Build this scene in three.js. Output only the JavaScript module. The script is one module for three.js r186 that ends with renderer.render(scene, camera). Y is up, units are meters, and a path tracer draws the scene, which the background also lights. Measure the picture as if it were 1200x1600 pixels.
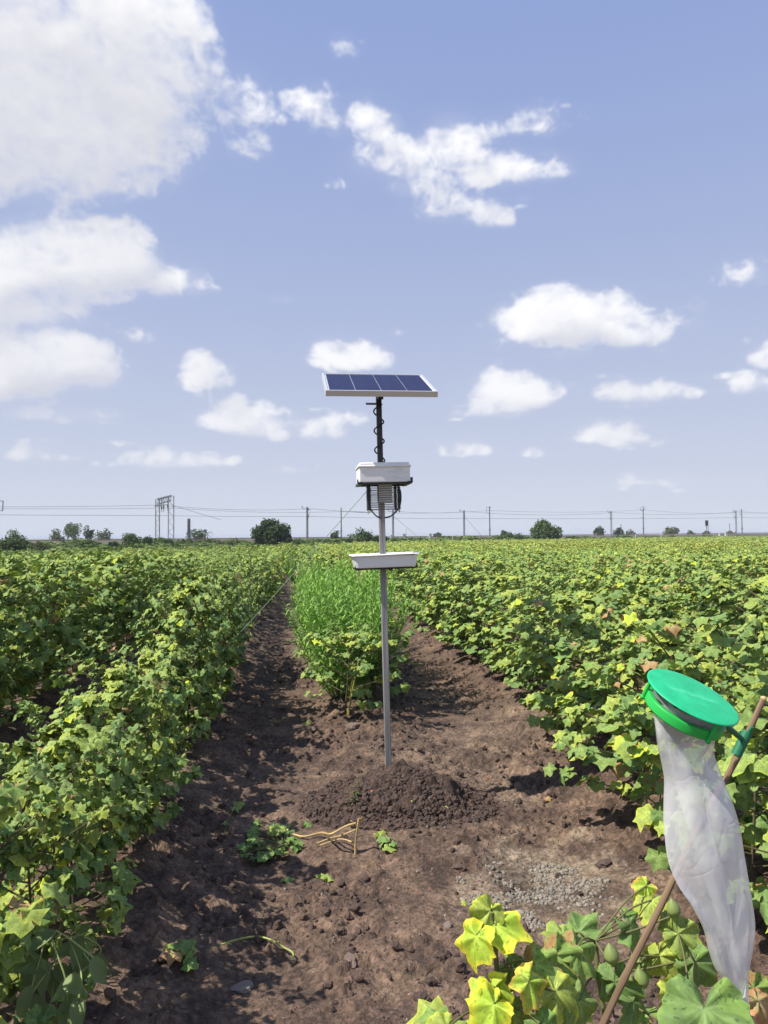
import * as THREE from 'three';
import { mergeGeometries } from 'three/addons/utils/BufferGeometryUtils.js';
import { RoundedBoxGeometry } from 'three/addons/geometries/RoundedBoxGeometry.js';

// ---------------------------------------------------------------- camera, sun, exposure
const EXPOSURE = 1.4;
const EYE = 1.5, YAW = 6.5, PITCH = 1.83, ROLL = -0.38, FOV = 68;
const SUN_AZ = 105, SUN_EL = 54;               // degrees to the left of the view direction, degrees above the horizon
const scene = new THREE.Scene();
const camera = new THREE.PerspectiveCamera(FOV, 0.75, 0.05, 6000);
camera.rotation.order = 'YXZ';
camera.position.set(0, EYE, 0);
const rad = THREE.MathUtils.degToRad;
camera.rotation.set(rad(PITCH), rad(-YAW), rad(ROLL));
camera.updateMatrixWorld(true);
scene.add(camera);
const renderer = new THREE.WebGLRenderer({ antialias: true });
renderer.toneMapping = THREE.LinearToneMapping;
renderer.toneMappingExposure = EXPOSURE;
renderer.shadowMap.enabled = true;

const viewYaw = rad(-YAW) + rad(SUN_AZ);       // rotation about y of the sun from -z
const sunDir = new THREE.Vector3(-Math.sin(viewYaw) * Math.cos(rad(SUN_EL)), Math.sin(rad(SUN_EL)), -Math.cos(viewYaw) * Math.cos(rad(SUN_EL)));
const sun = new THREE.DirectionalLight(new THREE.Color(1, 0.945, 0.85), 5);
sun.position.copy(sunDir).multiplyScalar(60);
sun.target.position.set(0, 0, -10);
sun.position.add(sun.target.position);
sun.castShadow = true;
sun.shadow.mapSize.set(4096, 4096);
Object.assign(sun.shadow.camera, { left: -30, right: 30, top: 40, bottom: -40, near: 1, far: 160 });
scene.add(sun, sun.target);
scene.fog = new THREE.FogExp2(new THREE.Color().setRGB(0.72, 0.78, 0.9), 0.0004);

// ---------------------------------------------------------------- small tools
function rng(seed) { let a = seed >>> 0; return () => { a = (a + 0x6D2B79F5) | 0; let t = Math.imul(a ^ (a >>> 15), 1 | a); t = (t + Math.imul(t ^ (t >>> 7), 61 | t)) ^ t; return ((t ^ (t >>> 14)) >>> 0) / 4294967296; }; }
const hash3 = (x, y, z) => { let h = Math.imul(x, 374761393) + Math.imul(y, 668265263) + Math.imul(z, 1274126177) | 0; h = Math.imul(h ^ (h >>> 13), 1274126177); h ^= h >>> 16; return (h >>> 0) / 4294967296; };
const fade = t => t * t * t * (t * (t * 6 - 15) + 10);
function noise3(x, y, z) {                      // value noise 0..1
  const X = Math.floor(x), Y = Math.floor(y), Z = Math.floor(z), u = fade(x - X), v = fade(y - Y), w = fade(z - Z);
  const l = (a, b, t) => a + (b - a) * t;
  return l(l(l(hash3(X, Y, Z), hash3(X + 1, Y, Z), u), l(hash3(X, Y + 1, Z), hash3(X + 1, Y + 1, Z), u), v),
    l(l(hash3(X, Y, Z + 1), hash3(X + 1, Y, Z + 1), u), l(hash3(X, Y + 1, Z + 1), hash3(X + 1, Y + 1, Z + 1), u), v), w);
}
function noise2(x, y, s = 0) {
  const X = Math.floor(x), Y = Math.floor(y), u = fade(x - X), v = fade(y - Y);
  const a = hash3(X, Y, s), b = hash3(X + 1, Y, s), c = hash3(X, Y + 1, s), d = hash3(X + 1, Y + 1, s);
  return a + (b - a) * u + (c - a) * v + (a - b - c + d) * u * v;
}
function fbm2(x, y, o, s = 0) { let a = 0.5, t = 0, n = 0; for (let i = 0; i < o; i++) { t += a * noise2(x, y, s + i * 7); n += a; a *= 0.5; x = x * 2.03 + 11.3; y = y * 2.03 + 5.7; } return t / n; }
function fbm3(x, y, z, o) { let a = 0.5, t = 0, n = 0; for (let i = 0; i < o; i++) { t += a * noise3(x, y, z); n += a; a *= 0.55; x = x * 2.07 + 3.1; y = y * 2.07 + 1.7; z = z * 2.07 + 9.2; } return t / n; }
const clamp = THREE.MathUtils.clamp, lerp = THREE.MathUtils.lerp, sstep = (a, b, x) => { const t = clamp((x - a) / (b - a), 0, 1); return t * t * (3 - 2 * t); };
const V = (x, y, z) => new THREE.Vector3(x, y, z);
const FPX = 800 / Math.tan(rad(FOV / 2));
const camX = V(1, 0, 0).transformDirection(camera.matrixWorld), camY = V(0, 1, 0).transformDirection(camera.matrixWorld), camZ = V(0, 0, 1).transformDirection(camera.matrixWorld);
function at(px, py, depth) {                    // the point that lies depth metres along the view axis at a place in the 1200 x 1600 photograph
  return camera.position.clone().addScaledVector(camX, (px - 600) / FPX * depth).addScaledVector(camY, (800 - py) / FPX * depth).addScaledVector(camZ, -depth);
}
const used = {};
function numbered(name) { const n = used[name] = (used[name] ?? -1) + 1; return n ? `${name}_${String(n).padStart(3, '0')}` : name; }
function tag(o, label, category, group, kind) { if (label) o.userData.label = label; if (category) o.userData.category = category; if (group) o.userData.group = group; if (kind) o.userData.kind = kind; return o; }
function thing(name, label, category, p = V(0, 0, 0), group) { const o = new THREE.Group(); o.name = numbered(name); o.position.copy(p); scene.add(o); return tag(o, label, category, group); }
function mesh(name, geo, m, parent) { const o = new THREE.Mesh(geo, m); o.name = parent ? name : numbered(name); o.castShadow = o.receiveShadow = true; (parent ?? scene).add(o); return o; }
const mat = (r, g, b, roughness = 0.8, extra = {}) => new THREE.MeshStandardMaterial({ color: new THREE.Color().setRGB(r, g, b), roughness, ...extra });
function tube(points, r, seg = 0, radial = 6, closed = false) {
  return new THREE.TubeGeometry(new THREE.CatmullRomCurve3(points, closed, 'centripetal'), seg || points.length * 4, r, radial, closed);
}
function taper(a, b, r0, r1, n = 6) {           // a tapered straight limb from a to b
  const g = new THREE.CylinderGeometry(r1, r0, a.distanceTo(b), n, 1, false);
  const q = new THREE.Quaternion().setFromUnitVectors(V(0, 1, 0), b.clone().sub(a).normalize());
  g.applyQuaternion(q); g.translate((a.x + b.x) / 2, (a.y + b.y) / 2, (a.z + b.z) / 2);
  return g;
}
const box = (w, h, d, x = 0, y = 0, z = 0) => { const g = new THREE.BoxGeometry(w, h, d); g.translate(x, y, z); return g; };
function tex(w, h, fn, srgb = true, repeat = true) {
  const d = new Uint8Array(w * h * 4);
  for (let j = 0; j < h; j++) for (let i = 0; i < w; i++) { const c = fn(i / w, j / h, i, j), k = (j * w + i) * 4; d[k] = clamp(c[0], 0, 1) * 255; d[k + 1] = clamp(c[1], 0, 1) * 255; d[k + 2] = clamp(c[2], 0, 1) * 255; d[k + 3] = 255; }
  const t = new THREE.DataTexture(d, w, h); t.magFilter = THREE.LinearFilter; t.minFilter = THREE.LinearMipmapLinearFilter; t.generateMipmaps = true;
  if (repeat) t.wrapS = t.wrapT = THREE.RepeatWrapping; if (srgb) t.colorSpace = THREE.SRGBColorSpace; t.needsUpdate = true; return t;
}
function tileNoise(n, oct, seed) {              // fbm that repeats after 1
  return (u, v) => { let a = 0.5, t = 0, s = 0, f = n; for (let o = 0; o < oct; o++) { const x = u * f, y = v * f, X = Math.floor(x), Y = Math.floor(y), p = fade(x - X), q = fade(y - Y), X1 = (X + 1) % f, Y1 = (Y + 1) % f; t += a * ((hash3(X, Y, seed + o) * (1 - p) + hash3(X1, Y, seed + o) * p) * (1 - q) + (hash3(X, Y1, seed + o) * (1 - p) + hash3(X1, Y1, seed + o) * p) * q); s += a; a *= 0.6; f *= 2; } return t / s; };
}

// ---------------------------------------------------------------- sky: air and cumulus clouds, computed
{
  const W = 4096, H = 2048, HH = H / 2 + 8;
  const D = new Float32Array(W * HH), T = new Float32Array(W * HH);
  const rowEl = j => ((j + 0.5) / H - 0.5) * Math.PI, J0 = H - HH;       // D row k is sky row k + J0
  function stamp(dir, rx, ry, strength) {       // a round puff: radii are slopes about its own direction
    const right = V(-dir.z, 0, dir.x).normalize(), up = V(0, 0, 0).crossVectors(right, dir).normalize();
    const el = Math.asin(dir.y), az = Math.atan2(dir.z, dir.x), m = Math.max(rx, ry) * 1.15;
    const j0 = Math.max(0, Math.floor(((el - m) / Math.PI + 0.5) * H) - J0), j1 = Math.min(HH - 1, Math.ceil(((el + m) / Math.PI + 0.5) * H) - J0);
    const half = Math.min(W / 2 - 1, Math.ceil(rx * 1.3 / Math.max(0.15, Math.cos(Math.min(1.5, el + m))) / (2 * Math.PI) * W)), ic = Math.round((az / (2 * Math.PI) + 0.5) * W);
    for (let j = j0; j <= j1; j++) {
      const e = rowEl(j + J0), ce = Math.cos(e), se = Math.sin(e);
      for (let i = ic - half; i <= ic + half; i++) {
        const a = ((i + 0.5) / W - 0.5) * 2 * Math.PI, px = Math.cos(a) * ce, pz = Math.sin(a) * ce;
        const w = px * dir.x + se * dir.y + pz * dir.z; if (w <= 0) continue;
        const x = (px * right.x + pz * right.z) / w / rx; let y = (px * up.x + se * up.y + pz * up.z) / w / ry;
        if (y < 0) y *= 1.45;                    // flatter undersides
        const q = 1 - x * x - y * y; if (q <= 0) continue;
        const k = j * W + ((i % W) + W) % W; const v = strength * Math.pow(q, 1.15); D[k] = D[k] + v - Math.min(D[k], v) * 0.55;
      }
    }
  }
  const dirAt = (px, py) => at(px, py, 1).sub(camera.position).normalize();
  const R = rng(11);
  function cloud(px, py, w, h, s = 1, n = 9) {   // a heap of puffs that fills w x h photo pixels
    for (let k = 0; k < n; k++) {
      const t = (k + 0.5) / n * 2 - 1, x = px + t * w * 0.36 + (R() - 0.5) * w * 0.1, top = (1 - t * t * 0.75);
      w *= k ? 1 : 1.12; const r = h * (0.33 + 0.22 * R()) * (0.6 + 0.4 * top);
      stamp(dirAt(x, py + h * 0.16 - R() * h * 0.34 * top), Math.max(r, w * 0.13) / FPX, r / FPX, s * (0.75 + 0.4 * R()));
    }
    stamp(dirAt(px, py + h * 0.12), w * 0.46 / FPX, h * 0.36 / FPX, s * 0.6);
    stamp(dirAt(px + (R() - .5) * w * 0.3, py), w * 0.68 / FPX, h * 0.72 / FPX, 0.3);   // thin ragged outskirts
    for (let k = 0; k < 3; k++) stamp(dirAt(px + (R() - .5) * w * 1.2, py + (R() - .5) * h * 0.9), w * 0.16 / FPX, h * 0.14 / FPX, 0.42);
  }
  // the great grey cloud at the upper left, then the heaps below it, then the row above the horizon
  for (const [x, y, a, b, s] of [[70, 60, 240, 170, 1.5], [210, 90, 130, 120, 1.3], [120, 190, 200, 120, 1.4], [250, 190, 80, 80, 1.0], [30, 240, 190, 100, 1.3], [180, 260, 110, 70, 0.9], [-160, 120, 280, 220, 1.5], [0, -60, 260, 130, 1.3], [285, 90, 60, 60, .8], [235, 20, 90, 70, 1.1]]) stamp(dirAt(x, y), a / FPX, b / FPX, s);
  cloud(75, 415, 300, 150, 1.25, 11); cloud(175, 395, 130, 120, 1.2, 6); cloud(270, 440, 95, 70, 0.9, 5); cloud(40, 480, 240, 80, .9, 6); cloud(-120, 430, 250, 150, 1.2, 7);
  cloud(60, 570, 240, 130, 1.2, 9); cloud(100, 545, 110, 90, 1.0, 5); cloud(90, 645, 200, 40, 0.5, 6); cloud(-90, 590, 200, 120, 1.1, 6);
  cloud(322, 583, 70, 74, 0.95, 5); cloud(300, 604, 40, 26, 0.5, 3); cloud(375, 648, 150, 80, 1.0, 7); cloud(450, 668, 190, 60, 0.75, 8); cloud(540, 655, 90, 38, .55, 5);
  cloud(548, 552, 122, 78, 1.1, 8); cloud(260, 715, 200, 48, 0.62, 8); cloud(60, 708, 110, 42, 0.5, 5); cloud(345, 718, 80, 32, .55, 4); cloud(452, 734, 76, 18, 0.45, 4);
  cloud(900, 505, 280, 110, 1.3, 12); cloud(875, 478, 150, 70, 1.1, 6); cloud(800, 500, 70, 60, .8, 4); cloud(1010, 520, 90, 60, .8, 4);
  cloud(800, 615, 150, 88, 1.1, 9); cloud(770, 645, 110, 30, .6, 4); cloud(1010, 612, 180, 54, 0.95, 8); cloud(948, 678, 140, 56, 0.85, 7); cloud(985, 690, 110, 24, .5, 4); cloud(725, 700, 100, 40, 0.55, 6); cloud(835, 708, 44, 22, 0.45, 3);
  cloud(1200, 555, 60, 60, .9, 4); cloud(1180, 602, 110, 40, .6, 5); cloud(1290, 590, 170, 90, 1, 7); cloud(1000, 755, 120, 34, 0.3, 5);
  // thin broken cloud in the upper middle
  for (const [x, y, w, h, s] of [[585, 190, 80, 62, .8], [565, 175, 36, 36, .5], [610, 250, 110, 80, .68], [690, 232, 110, 80, .85], [720, 205, 70, 50, .6], [760, 268, 130, 60, .82], [830, 265, 110, 50, .75], [645, 285, 90, 50, .7], [690, 320, 84, 62, .74], [768, 335, 66, 48, .7], [490, 165, 60, 56, .66], [508, 192, 44, 30, .45], [815, 195, 110, 44, .68], [845, 180, 50, 30, .5], [541, 76, 34, 30, .42], [375, 165, 80, 80, .36], [412, 178, 44, 36, .45], [390, 232, 60, 50, .36], [370, 140, 50, 60, .36], [440, 468, 30, 14, .34], [1150, 425, 60, 40, .25], [1175, 430, 50, 30, .2]]) cloud(x, y, w * 1.25, h * 1.2, s * 0.72, 5);
  // the same kind of sky all round, outside the frame
  for (let k = 0; k < 150; k++) {
    const az = R() * 2 * Math.PI, el = rad(4 + 62 * R() * R()), size = (0.35 + R()) * (0.05 + 0.16 * Math.sin(el)), s = 0.45 + 0.75 * R(), n = 5 + Math.floor(R() * 6);
    const c = V(Math.cos(az) * Math.cos(el), Math.sin(el), Math.sin(az) * Math.cos(el)), away = Math.acos(clamp(c.dot(camZ) * -1, -1, 1));
    if (away < rad(48) || c.dot(sunDir) > 0.94) continue;
    const right = V(-c.z, 0, c.x).normalize();
    for (let q = 0; q < n; q++) { const t = R() * 2 - 1; stamp(c.clone().addScaledVector(right, t * size).add(V(0, (R() - 0.3) * size * 0.35 * (1 - t * t), 0)).normalize(), size * (0.3 + 0.3 * R()), size * (0.2 + 0.2 * R()), s); }
  }
  // break the puffs up, then let the sun in from the upper left
  for (let j = 0; j < HH; j++) {
    const e = rowEl(j + J0), ce = Math.cos(e), se = Math.sin(e);
    for (let i = 0; i < W; i++) {
      const k = j * W + i; if (D[k] <= 0) continue;
      const a = ((i + 0.5) / W - 0.5) * 2 * Math.PI, x = Math.cos(a) * ce, y = se * 1.35, z = Math.sin(a) * ce;
      const w = (noise3(x * 40, y * 40, z * 40) - 0.5) * 0.9, w2 = (noise3(x * 40 + 9, y * 40, z * 40 + 4) - 0.5) * 0.9, n = fbm3(x * 24 + w, y * 24 + w2, z * 24 - w, 6), b = Math.abs(2 * fbm3(x * 52 + 5, y * 52 + w, z * 52, 4) - 1);
      const dn = 1 - Math.exp(-D[k] * 1.05);
      T[k] = Math.max(0, dn * 1.45 - 0.5 + (n - 0.5) * 2.0 * (1.35 - 0.75 * dn) + (0.22 - b) * 0.7 * (1 - 0.5 * dn)) * sstep(0, 0.35, D[k]) * 1.1;
    }
  }
  const img = new Float32Array(W * H * 4), sx = -2, sy = 3;
  for (let j = 0; j < H; j++) {
    const e = rowEl(j), el = Math.max(0, e) / (Math.PI / 2);
    for (let i = 0; i < W; i++) {
      const o = (j * W + i) * 4, a = ((i + 0.5) / W - 0.5) * 2 * Math.PI;
      const ce = Math.cos(e), dot = Math.max(0, Math.cos(a) * ce * sunDir.x + Math.sin(e) * sunDir.y + Math.sin(a) * ce * sunDir.z);
      const f = 1 - Math.exp(-el * 3.7), glow = 0.13 * Math.pow(dot, 2.5);
      let r = lerp(0.69, 0.160, f) + glow, g = lerp(0.735, 0.268, f) + glow, b = lerp(0.83, 0.63, f) + glow * 0.7;
      const k = j - J0;
      if (k > 0) {
        const d = T[k * W + i], veil = 0.34 * Math.pow(1 - Math.exp(-D[k * W + i]), 1.6); r = lerp(r, 0.82, veil); g = lerp(g, 0.83, veil); b = lerp(b, 0.9, veil);
        if (d > 0) {
          let sum = 0;
          for (let s = 1; s <= 14; s++) { const st = 1 + s * 0.22, jj = Math.min(HH - 1, k + Math.round(sy * s * st * 0.55)), ii = ((i + Math.round(sx * s * st * 0.55)) % W + W) % W; sum += T[jj * W + ii] * st; }
          const ia = ((i - 7) % W + W) % W, ka = Math.min(HH - 1, k + 10), ib = ((i - 18) % W + W) % W, kb = Math.min(HH - 1, k + 26), relief = clamp((d - T[ka * W + ia]) * 0.28 + (D[k * W + i] - D[kb * W + ib]) * 0.22, -0.4, 0.5), lit = clamp(Math.exp(-sum * 0.03) * (0.9 + 0.5 * relief) + relief * 0.25 * Math.min(1, d) + 0.45 * Math.exp(-d * 2.6), 0, 1.02), alpha = 1 - Math.exp(-d * d * 2.6 - d * 0.25);
          const cr = lerp(0.57, 1.10, lit), cg = lerp(0.585, 1.09, lit), cb = lerp(0.67, 1.09, lit), hz = Math.exp(-el * 9) * 0.62, aa = alpha * (1 - hz * 0.4);
          r = lerp(r, lerp(cr, 0.62, hz), aa); g = lerp(g, lerp(cg, 0.64, hz), aa); b = lerp(b, lerp(cb, 0.76, hz), aa);
        }
      }
      img[o] = r / EXPOSURE; img[o + 1] = g / EXPOSURE; img[o + 2] = b / EXPOSURE; img[o + 3] = 1;
    }
  }
  const sky = new THREE.DataTexture(img, W, H, THREE.RGBAFormat, THREE.FloatType);
  sky.mapping = THREE.EquirectangularReflectionMapping; sky.magFilter = sky.minFilter = THREE.LinearFilter; sky.needsUpdate = true;
  scene.background = sky; scene.environment = sky;
}

// ---------------------------------------------------------------- the ground
const ROWS = []; for (let k = -40; k <= 70; k++) ROWS.push(k === 0 ? -0.8 : k < 0 ? -0.86 + 1.33 * k : k === 1 ? 0.5 : 1.98 + 1.3 * (k - 2));
const fieldEnd = x => x < 9 ? 61 + 2.1 * x : 80 + 0.94 * (x - 9);
const rowNear = x => { let b = ROWS[0]; for (const r of ROWS) if (Math.abs(r - x) < Math.abs(b - x)) b = r; return b; };
const POLE = at(607, 1203, 4.3); const mound = V(POLE.x + 0.05, 0, POLE.z + 0.08);
const GRAVEL = V(1.0, 0, -3.2);
function moundH(x, z) { const d = Math.hypot((x - mound.x) / (x < mound.x ? 0.98 : 1.15), (z - mound.z) / 0.92) * (1 + 0.5 * (fbm2(x * 4 + 2, z * 4, 2, 33) - 0.5)); return 0.172 * Math.pow(clamp(1 - d / 0.385, 0, 1), 1.0); }
function ground(x, z) {
  const near = sstep(60, 15, -z), r = rowNear(x), d = Math.abs(x - r);
  let h = 0;
  for (const q of [r - 1.3, r, r + 1.3]) { const c = rowNear(q), e = Math.exp(-Math.pow((x - c) / 0.34, 2)); if (e > 1e-4 && (q === r || c !== r)) h += e * 0.13 * (Math.abs(c - 0.5) < 0.1 ? 0.25 + 0.75 * sstep(-4.9, -5.9, z) : c > 1.5 ? 1.3 : 1); }   // the middle ridge is trodden flat round the pole
  h += (fbm2(x * 0.9, z * 0.9, 3, 3) - 0.5) * 0.09 * near;
  h += (fbm2(x * 5, z * 5, 5, 21) - 0.5) * 0.046 * sstep(25, 8, -z);
  const rough = fbm2(x * 1.6 + 4, z * 1.6, 2, 55);
  h += Math.pow(fbm2(x * 20, z * 20, 3, 40), 2.4) * 0.06 * sstep(0.42, 0.62, rough + 0.25 * Math.exp(-Math.pow((d - 0.3) / 0.22, 2))) * sstep(16, 7, -z);
  h += (fbm2(x * 42, z * 42, 2, 77) - 0.5) * 0.014 * sstep(9, 5, -z);
  const swale = Math.exp(-Math.pow((x - 1.12) / 0.26, 2)) * Math.exp(-Math.pow((z + 4.1) / 0.9, 2)); h -= 0.05 * swale;
  const flat = Math.exp(-Math.pow(Math.hypot(x - mound.x, z - mound.z) / 0.55, 4)); h = lerp(h, 0.02 + 0.25 * h, flat);
  return h;
}
function axis(dense0, dense1, step, lo, hi, grow) {
  const a = []; for (let v = dense0; v <= dense1 + 1e-6; v += step) a.push(v);
  for (let v = dense1, s = step; v < hi;) { s *= grow; v += s; a.push(v); }
  for (let v = dense0, s = step; v > lo;) { s *= grow; v -= s; a.unshift(v); }
  return a;
}
const soilMap = (() => { const n1 = tileNoise(6, 5, 5), n2 = tileNoise(60, 3, 9), n3 = tileNoise(200, 1, 31); return tex(1024, 1024, (u, v) => { const a = n1(u, v), b = n2(u, v), c = n3(u, v), fleck = c > 0.955 ? 0.3 : 0, k = 0.62 + (a - 0.5) * 0.5 + (b - 0.5) * 0.5 + fleck; return [k, k * (0.985 + (a - .5) * .06), k * (0.97 + (b - .5) * .08)]; }); })();
const soilBump = (() => { const n1 = tileNoise(24, 6, 15), n2 = tileNoise(90, 3, 19); return tex(1024, 1024, (u, v) => { const a = n1(u, v), b = n2(u, v); const k = a * 0.65 + Math.pow(b, 2) * 0.5; return [k, k, k]; }, false); })();
const soilMat = new THREE.MeshStandardMaterial({ color: 0xffffff, vertexColors: true, map: soilMap, bumpMap: soilBump, bumpScale: 0.013, roughness: 0.95 });
{
  const xs = axis(-1.5, 2.5, 0.016, -2500, 2500, 1.07), zs = axis(-6.6, -1.9, 0.016, -5000, 40, 1.035);
  const nx = xs.length, nz = zs.length, pos = new Float32Array(nx * nz * 3), col = new Float32Array(nx * nz * 3), uv = new Float32Array(nx * nz * 2), idx = new Uint32Array((nx - 1) * (nz - 1) * 6);
  for (let j = 0, k = 0; j < nz; j++) for (let i = 0; i < nx; i++, k++) {
    const x = xs[i], z = zs[j]; pos.set([x, ground(x, z), z], k * 3); uv.set([x / 0.9, z / 0.9], k * 2);
    const patch = fbm2(x * 1.1, z * 1.1, 4, 91), fine = fbm2(x * 7, z * 7, 3, 17);
    const dx = (x - GRAVEL.x - 0.14) / 0.42, dz = (z - GRAVEL.z + 0.24) / 0.42, dusty = clamp(1.15 - Math.hypot(dx, dz) + (fine - 0.5) * 1.6 + (patch - .5), 0, 1) * 0.75, pale = clamp((patch - 0.5) * 2.2, 0, 0.5) * 0.3 + dusty;
    let r = lerp(0.300, 0.66, pale), g = lerp(0.196, 0.545, pale), b = lerp(0.136, 0.40, pale);
    const v = 0.72 + fine * 0.5; r *= v; g *= v; b *= v;
    const out = sstep(0, 4, -z - fieldEnd(x));   // green verge beyond the field
    if (out > 0) { const m = fbm2(x * 0.12, z * 0.12, 4, 5); r = lerp(r, 0.24 + 0.1 * m, out); g = lerp(g, 0.32 + 0.08 * m, out); b = lerp(b, 0.10 + 0.02 * m, out); }
    col.set([r, g, b], k * 3);
  }
  for (let j = 0, k = 0; j < nz - 1; j++) for (let i = 0; i < nx - 1; i++) { const a = j * nx + i; idx.set([a, a + nx, a + 1, a + 1, a + nx, a + nx + 1], k); k += 6; }
  const g = new THREE.BufferGeometry(); g.setAttribute('position', new THREE.BufferAttribute(pos, 3)); g.setAttribute('color', new THREE.BufferAttribute(col, 3)); g.setAttribute('uv', new THREE.BufferAttribute(uv, 2)); g.setIndex(new THREE.BufferAttribute(idx, 1)); g.computeVertexNormals();
  tag(mesh('ground', g, soilMat), 'bare dark brown soil of a field with furrows between planted ridges', null, null, 'structure');
}

// ---------------------------------------------------------------- clods, gravel and the mound
function clodGeo(seed, sub = 1, flat = 0.75) {
  const g = new THREE.IcosahedronGeometry(1, sub), p = g.attributes.position, r = rng(seed), ox = r() * 50;
  for (let i = 0; i < p.count; i++) { const v = V(p.getX(i), p.getY(i), p.getZ(i)), k = 0.6 + 0.8 * noise3(v.x * 1.4 + ox, v.y * 1.4, v.z * 1.4) + 0.4 * (noise3(v.x * 3.7, v.y * 3.7 + ox, v.z * 3.7) - .5); p.setXYZ(i, v.x * k, v.y * k * flat, v.z * k); }
  g.deleteAttribute('uv'); g.computeVertexNormals(); return g;
}
const clodGeos = [1, 2, 3].map(s => clodGeo(s * 17, 1));
const clodMat = mat(0.074, 0.048, 0.037, 0.95, {}), gravelMat = mat(0.20, 0.18, 0.155, 0.85);
function scatter(name, parent, geo, m, spots, tint) {
  const im = new THREE.InstancedMesh(geo, m, spots.length), M = new THREE.Matrix4(), q = new THREE.Quaternion(), e = new THREE.Euler(), c = new THREE.Color();
  spots.forEach(([p, s, a, b, t], i) => { e.set(b, a, b * 0.7); q.setFromEuler(e); M.compose(p, q, Array.isArray(s) ? V(...s) : V(s, s, s)); im.setMatrixAt(i, M); if (tint) { tint(c, t ?? 0.5, i); im.setColorAt(i, c); } });
  im.name = name; im.castShadow = im.receiveShadow = true; im.instanceMatrix.needsUpdate = true; parent.add(im); return im;
}
{
  const R = rng(5), lists = [[], [], []];
  for (let k = 0; k < 60000; k++) {
    const z = -1.7 - Math.pow(R(), 1.6) * 13, x = -1.3 + R() * 3.6; const rr = fbm2(x * 1.6 + 4, z * 1.6, 2, 55), d = Math.abs(x - rowNear(x));
    const chance = 0.08 + 0.9 * sstep(0.5, 0.68, rr) + 0.6 * Math.exp(-Math.pow((d - 0.25) / 0.2, 2)) * (x > 0.2 && z < -4.6 ? 1.2 : 0.3);
    if (R() > chance * 0.5) continue;
    const s = 0.003 + 0.02 * Math.pow(R(), 9);
    lists[k % 3].push([V(x, ground(x, z) + s * 0.25, z), s, R() * 6, R() * 6, R()]);
  }
  const g = thing('soil_clods'); tag(g, 'loose clods and crumbs of dark soil strewn over the furrows', null, null, 'stuff');
  lists.forEach((l, i) => scatter('clods', g, clodGeos[i], clodMat, l, (c, t) => c.setScalar(0.75 + t * 0.6)));
  const gr = []; for (let k = 0; k < 2600; k++) { const a = R() * 6.283, d = Math.sqrt(R()), x = GRAVEL.x + Math.cos(a) * d * 0.34, z = GRAVEL.z + Math.sin(a) * d * 0.32, s = 0.0045 + 0.0075 * R(); if (fbm2(x * 9, z * 9, 3, 8) + R() * 0.3 < 0.58 + 0.2 * d) continue; gr.push([V(x, ground(x, z) + s * 0.1, z), s, R() * 6, R() * 6, R()]); }
  for (let k = 0; k < 260; k++) { const x = -0.6 + R() * 2.4, z = -2 - R() * 4, s = 0.003 + 0.006 * R() * R(); gr.push([V(x, ground(x, z) + s * 0.3, z), s, R() * 6, R() * 6, 0.4 + R() * 0.7]); }
  const gg = thing('gravel'); tag(gg, 'patch of small grey crushed stone lying on the soil', null, null, 'stuff');
  scatter('stones', gg, clodGeo(99, 0, 0.8), gravelMat, gr, (c, t) => c.setRGB(0.7 + t * 0.7, 0.7 + t * 0.66, 0.68 + t * 0.62));
  // the heap round the pole
  const m = thing('soil_mound', 'heap of dark crumbly soil piled round the foot of the grey pole', 'soil mound', V(mound.x, 0, mound.z));
  const n = 90, pos = [], uv = [], col = [], idx = [];
  for (let j = 0; j <= n; j++) for (let i = 0; i <= n; i++) { const x = mound.x + (i / n - .5) * 1.3, z = mound.z + (j / n - .5) * 1.1; let h = moundH(x, z); h += h > 0.004 ? (Math.pow(fbm2(x * 22, z * 22, 3, 3), 2) * 0.09 + (fbm2(x * 7, z * 7, 2, 13) - .5) * 0.06) * sstep(0, 0.05, h) : -0.03; pos.push(x - mound.x, ground(x, z) + h - 0.006, z - mound.z); uv.push(x / 0.7, z / 0.7); const t = 0.8 + 0.4 * fbm2(x * 12, z * 12, 2, 4); col.push(0.150 * t, 0.093 * t, 0.068 * t); }
  for (let j = 0; j < n; j++) for (let i = 0; i < n; i++) { const a = j * (n + 1) + i; idx.push(a, a + n + 1, a + 1, a + 1, a + n + 1, a + n + 2); }
  const g2 = new THREE.BufferGeometry(); g2.setAttribute('position', new THREE.Float32BufferAttribute(pos, 3)); g2.setAttribute('uv', new THREE.Float32BufferAttribute(uv, 2)); g2.setAttribute('color', new THREE.Float32BufferAttribute(col, 3)); g2.setIndex(idx); g2.computeVertexNormals();
  mesh('heap', g2, soilMat, m);
  const small = [[], [], []]; let big = 0;
  for (let k = 0; k < 9000; k++) {
    const a = R() * 6.283, d = Math.pow(R(), 0.6) * 0.46, x = mound.x + Math.cos(a) * d * 1.2, z = mound.z + Math.sin(a) * d * 0.92, s = 0.003 + 0.0165 * Math.pow(R(), 5), p = V(x - mound.x, ground(x, z) + moundH(x, z) + s * 0.2 + 0.012 * sstep(.5, .2, d), z - mound.z);
    if (s > 0.0088 && big < 290 && z > mound.z - 0.2) { const o = mesh('clod', clodGeos[k % 3], clodMat, m); o.position.copy(p); o.scale.setScalar(s); o.rotation.set(R() * 6, R() * 6, 0); big++; } else small[k % 3].push([p, s, R() * 6, R() * 6, R()]);
  }
  small.forEach((l, i) => tag(scatter('crumbs', m, clodGeos[i], clodMat, l, (c, t) => c.setScalar(0.7 + t * 0.6)), null, null, null, 'stuff'));
}

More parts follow.
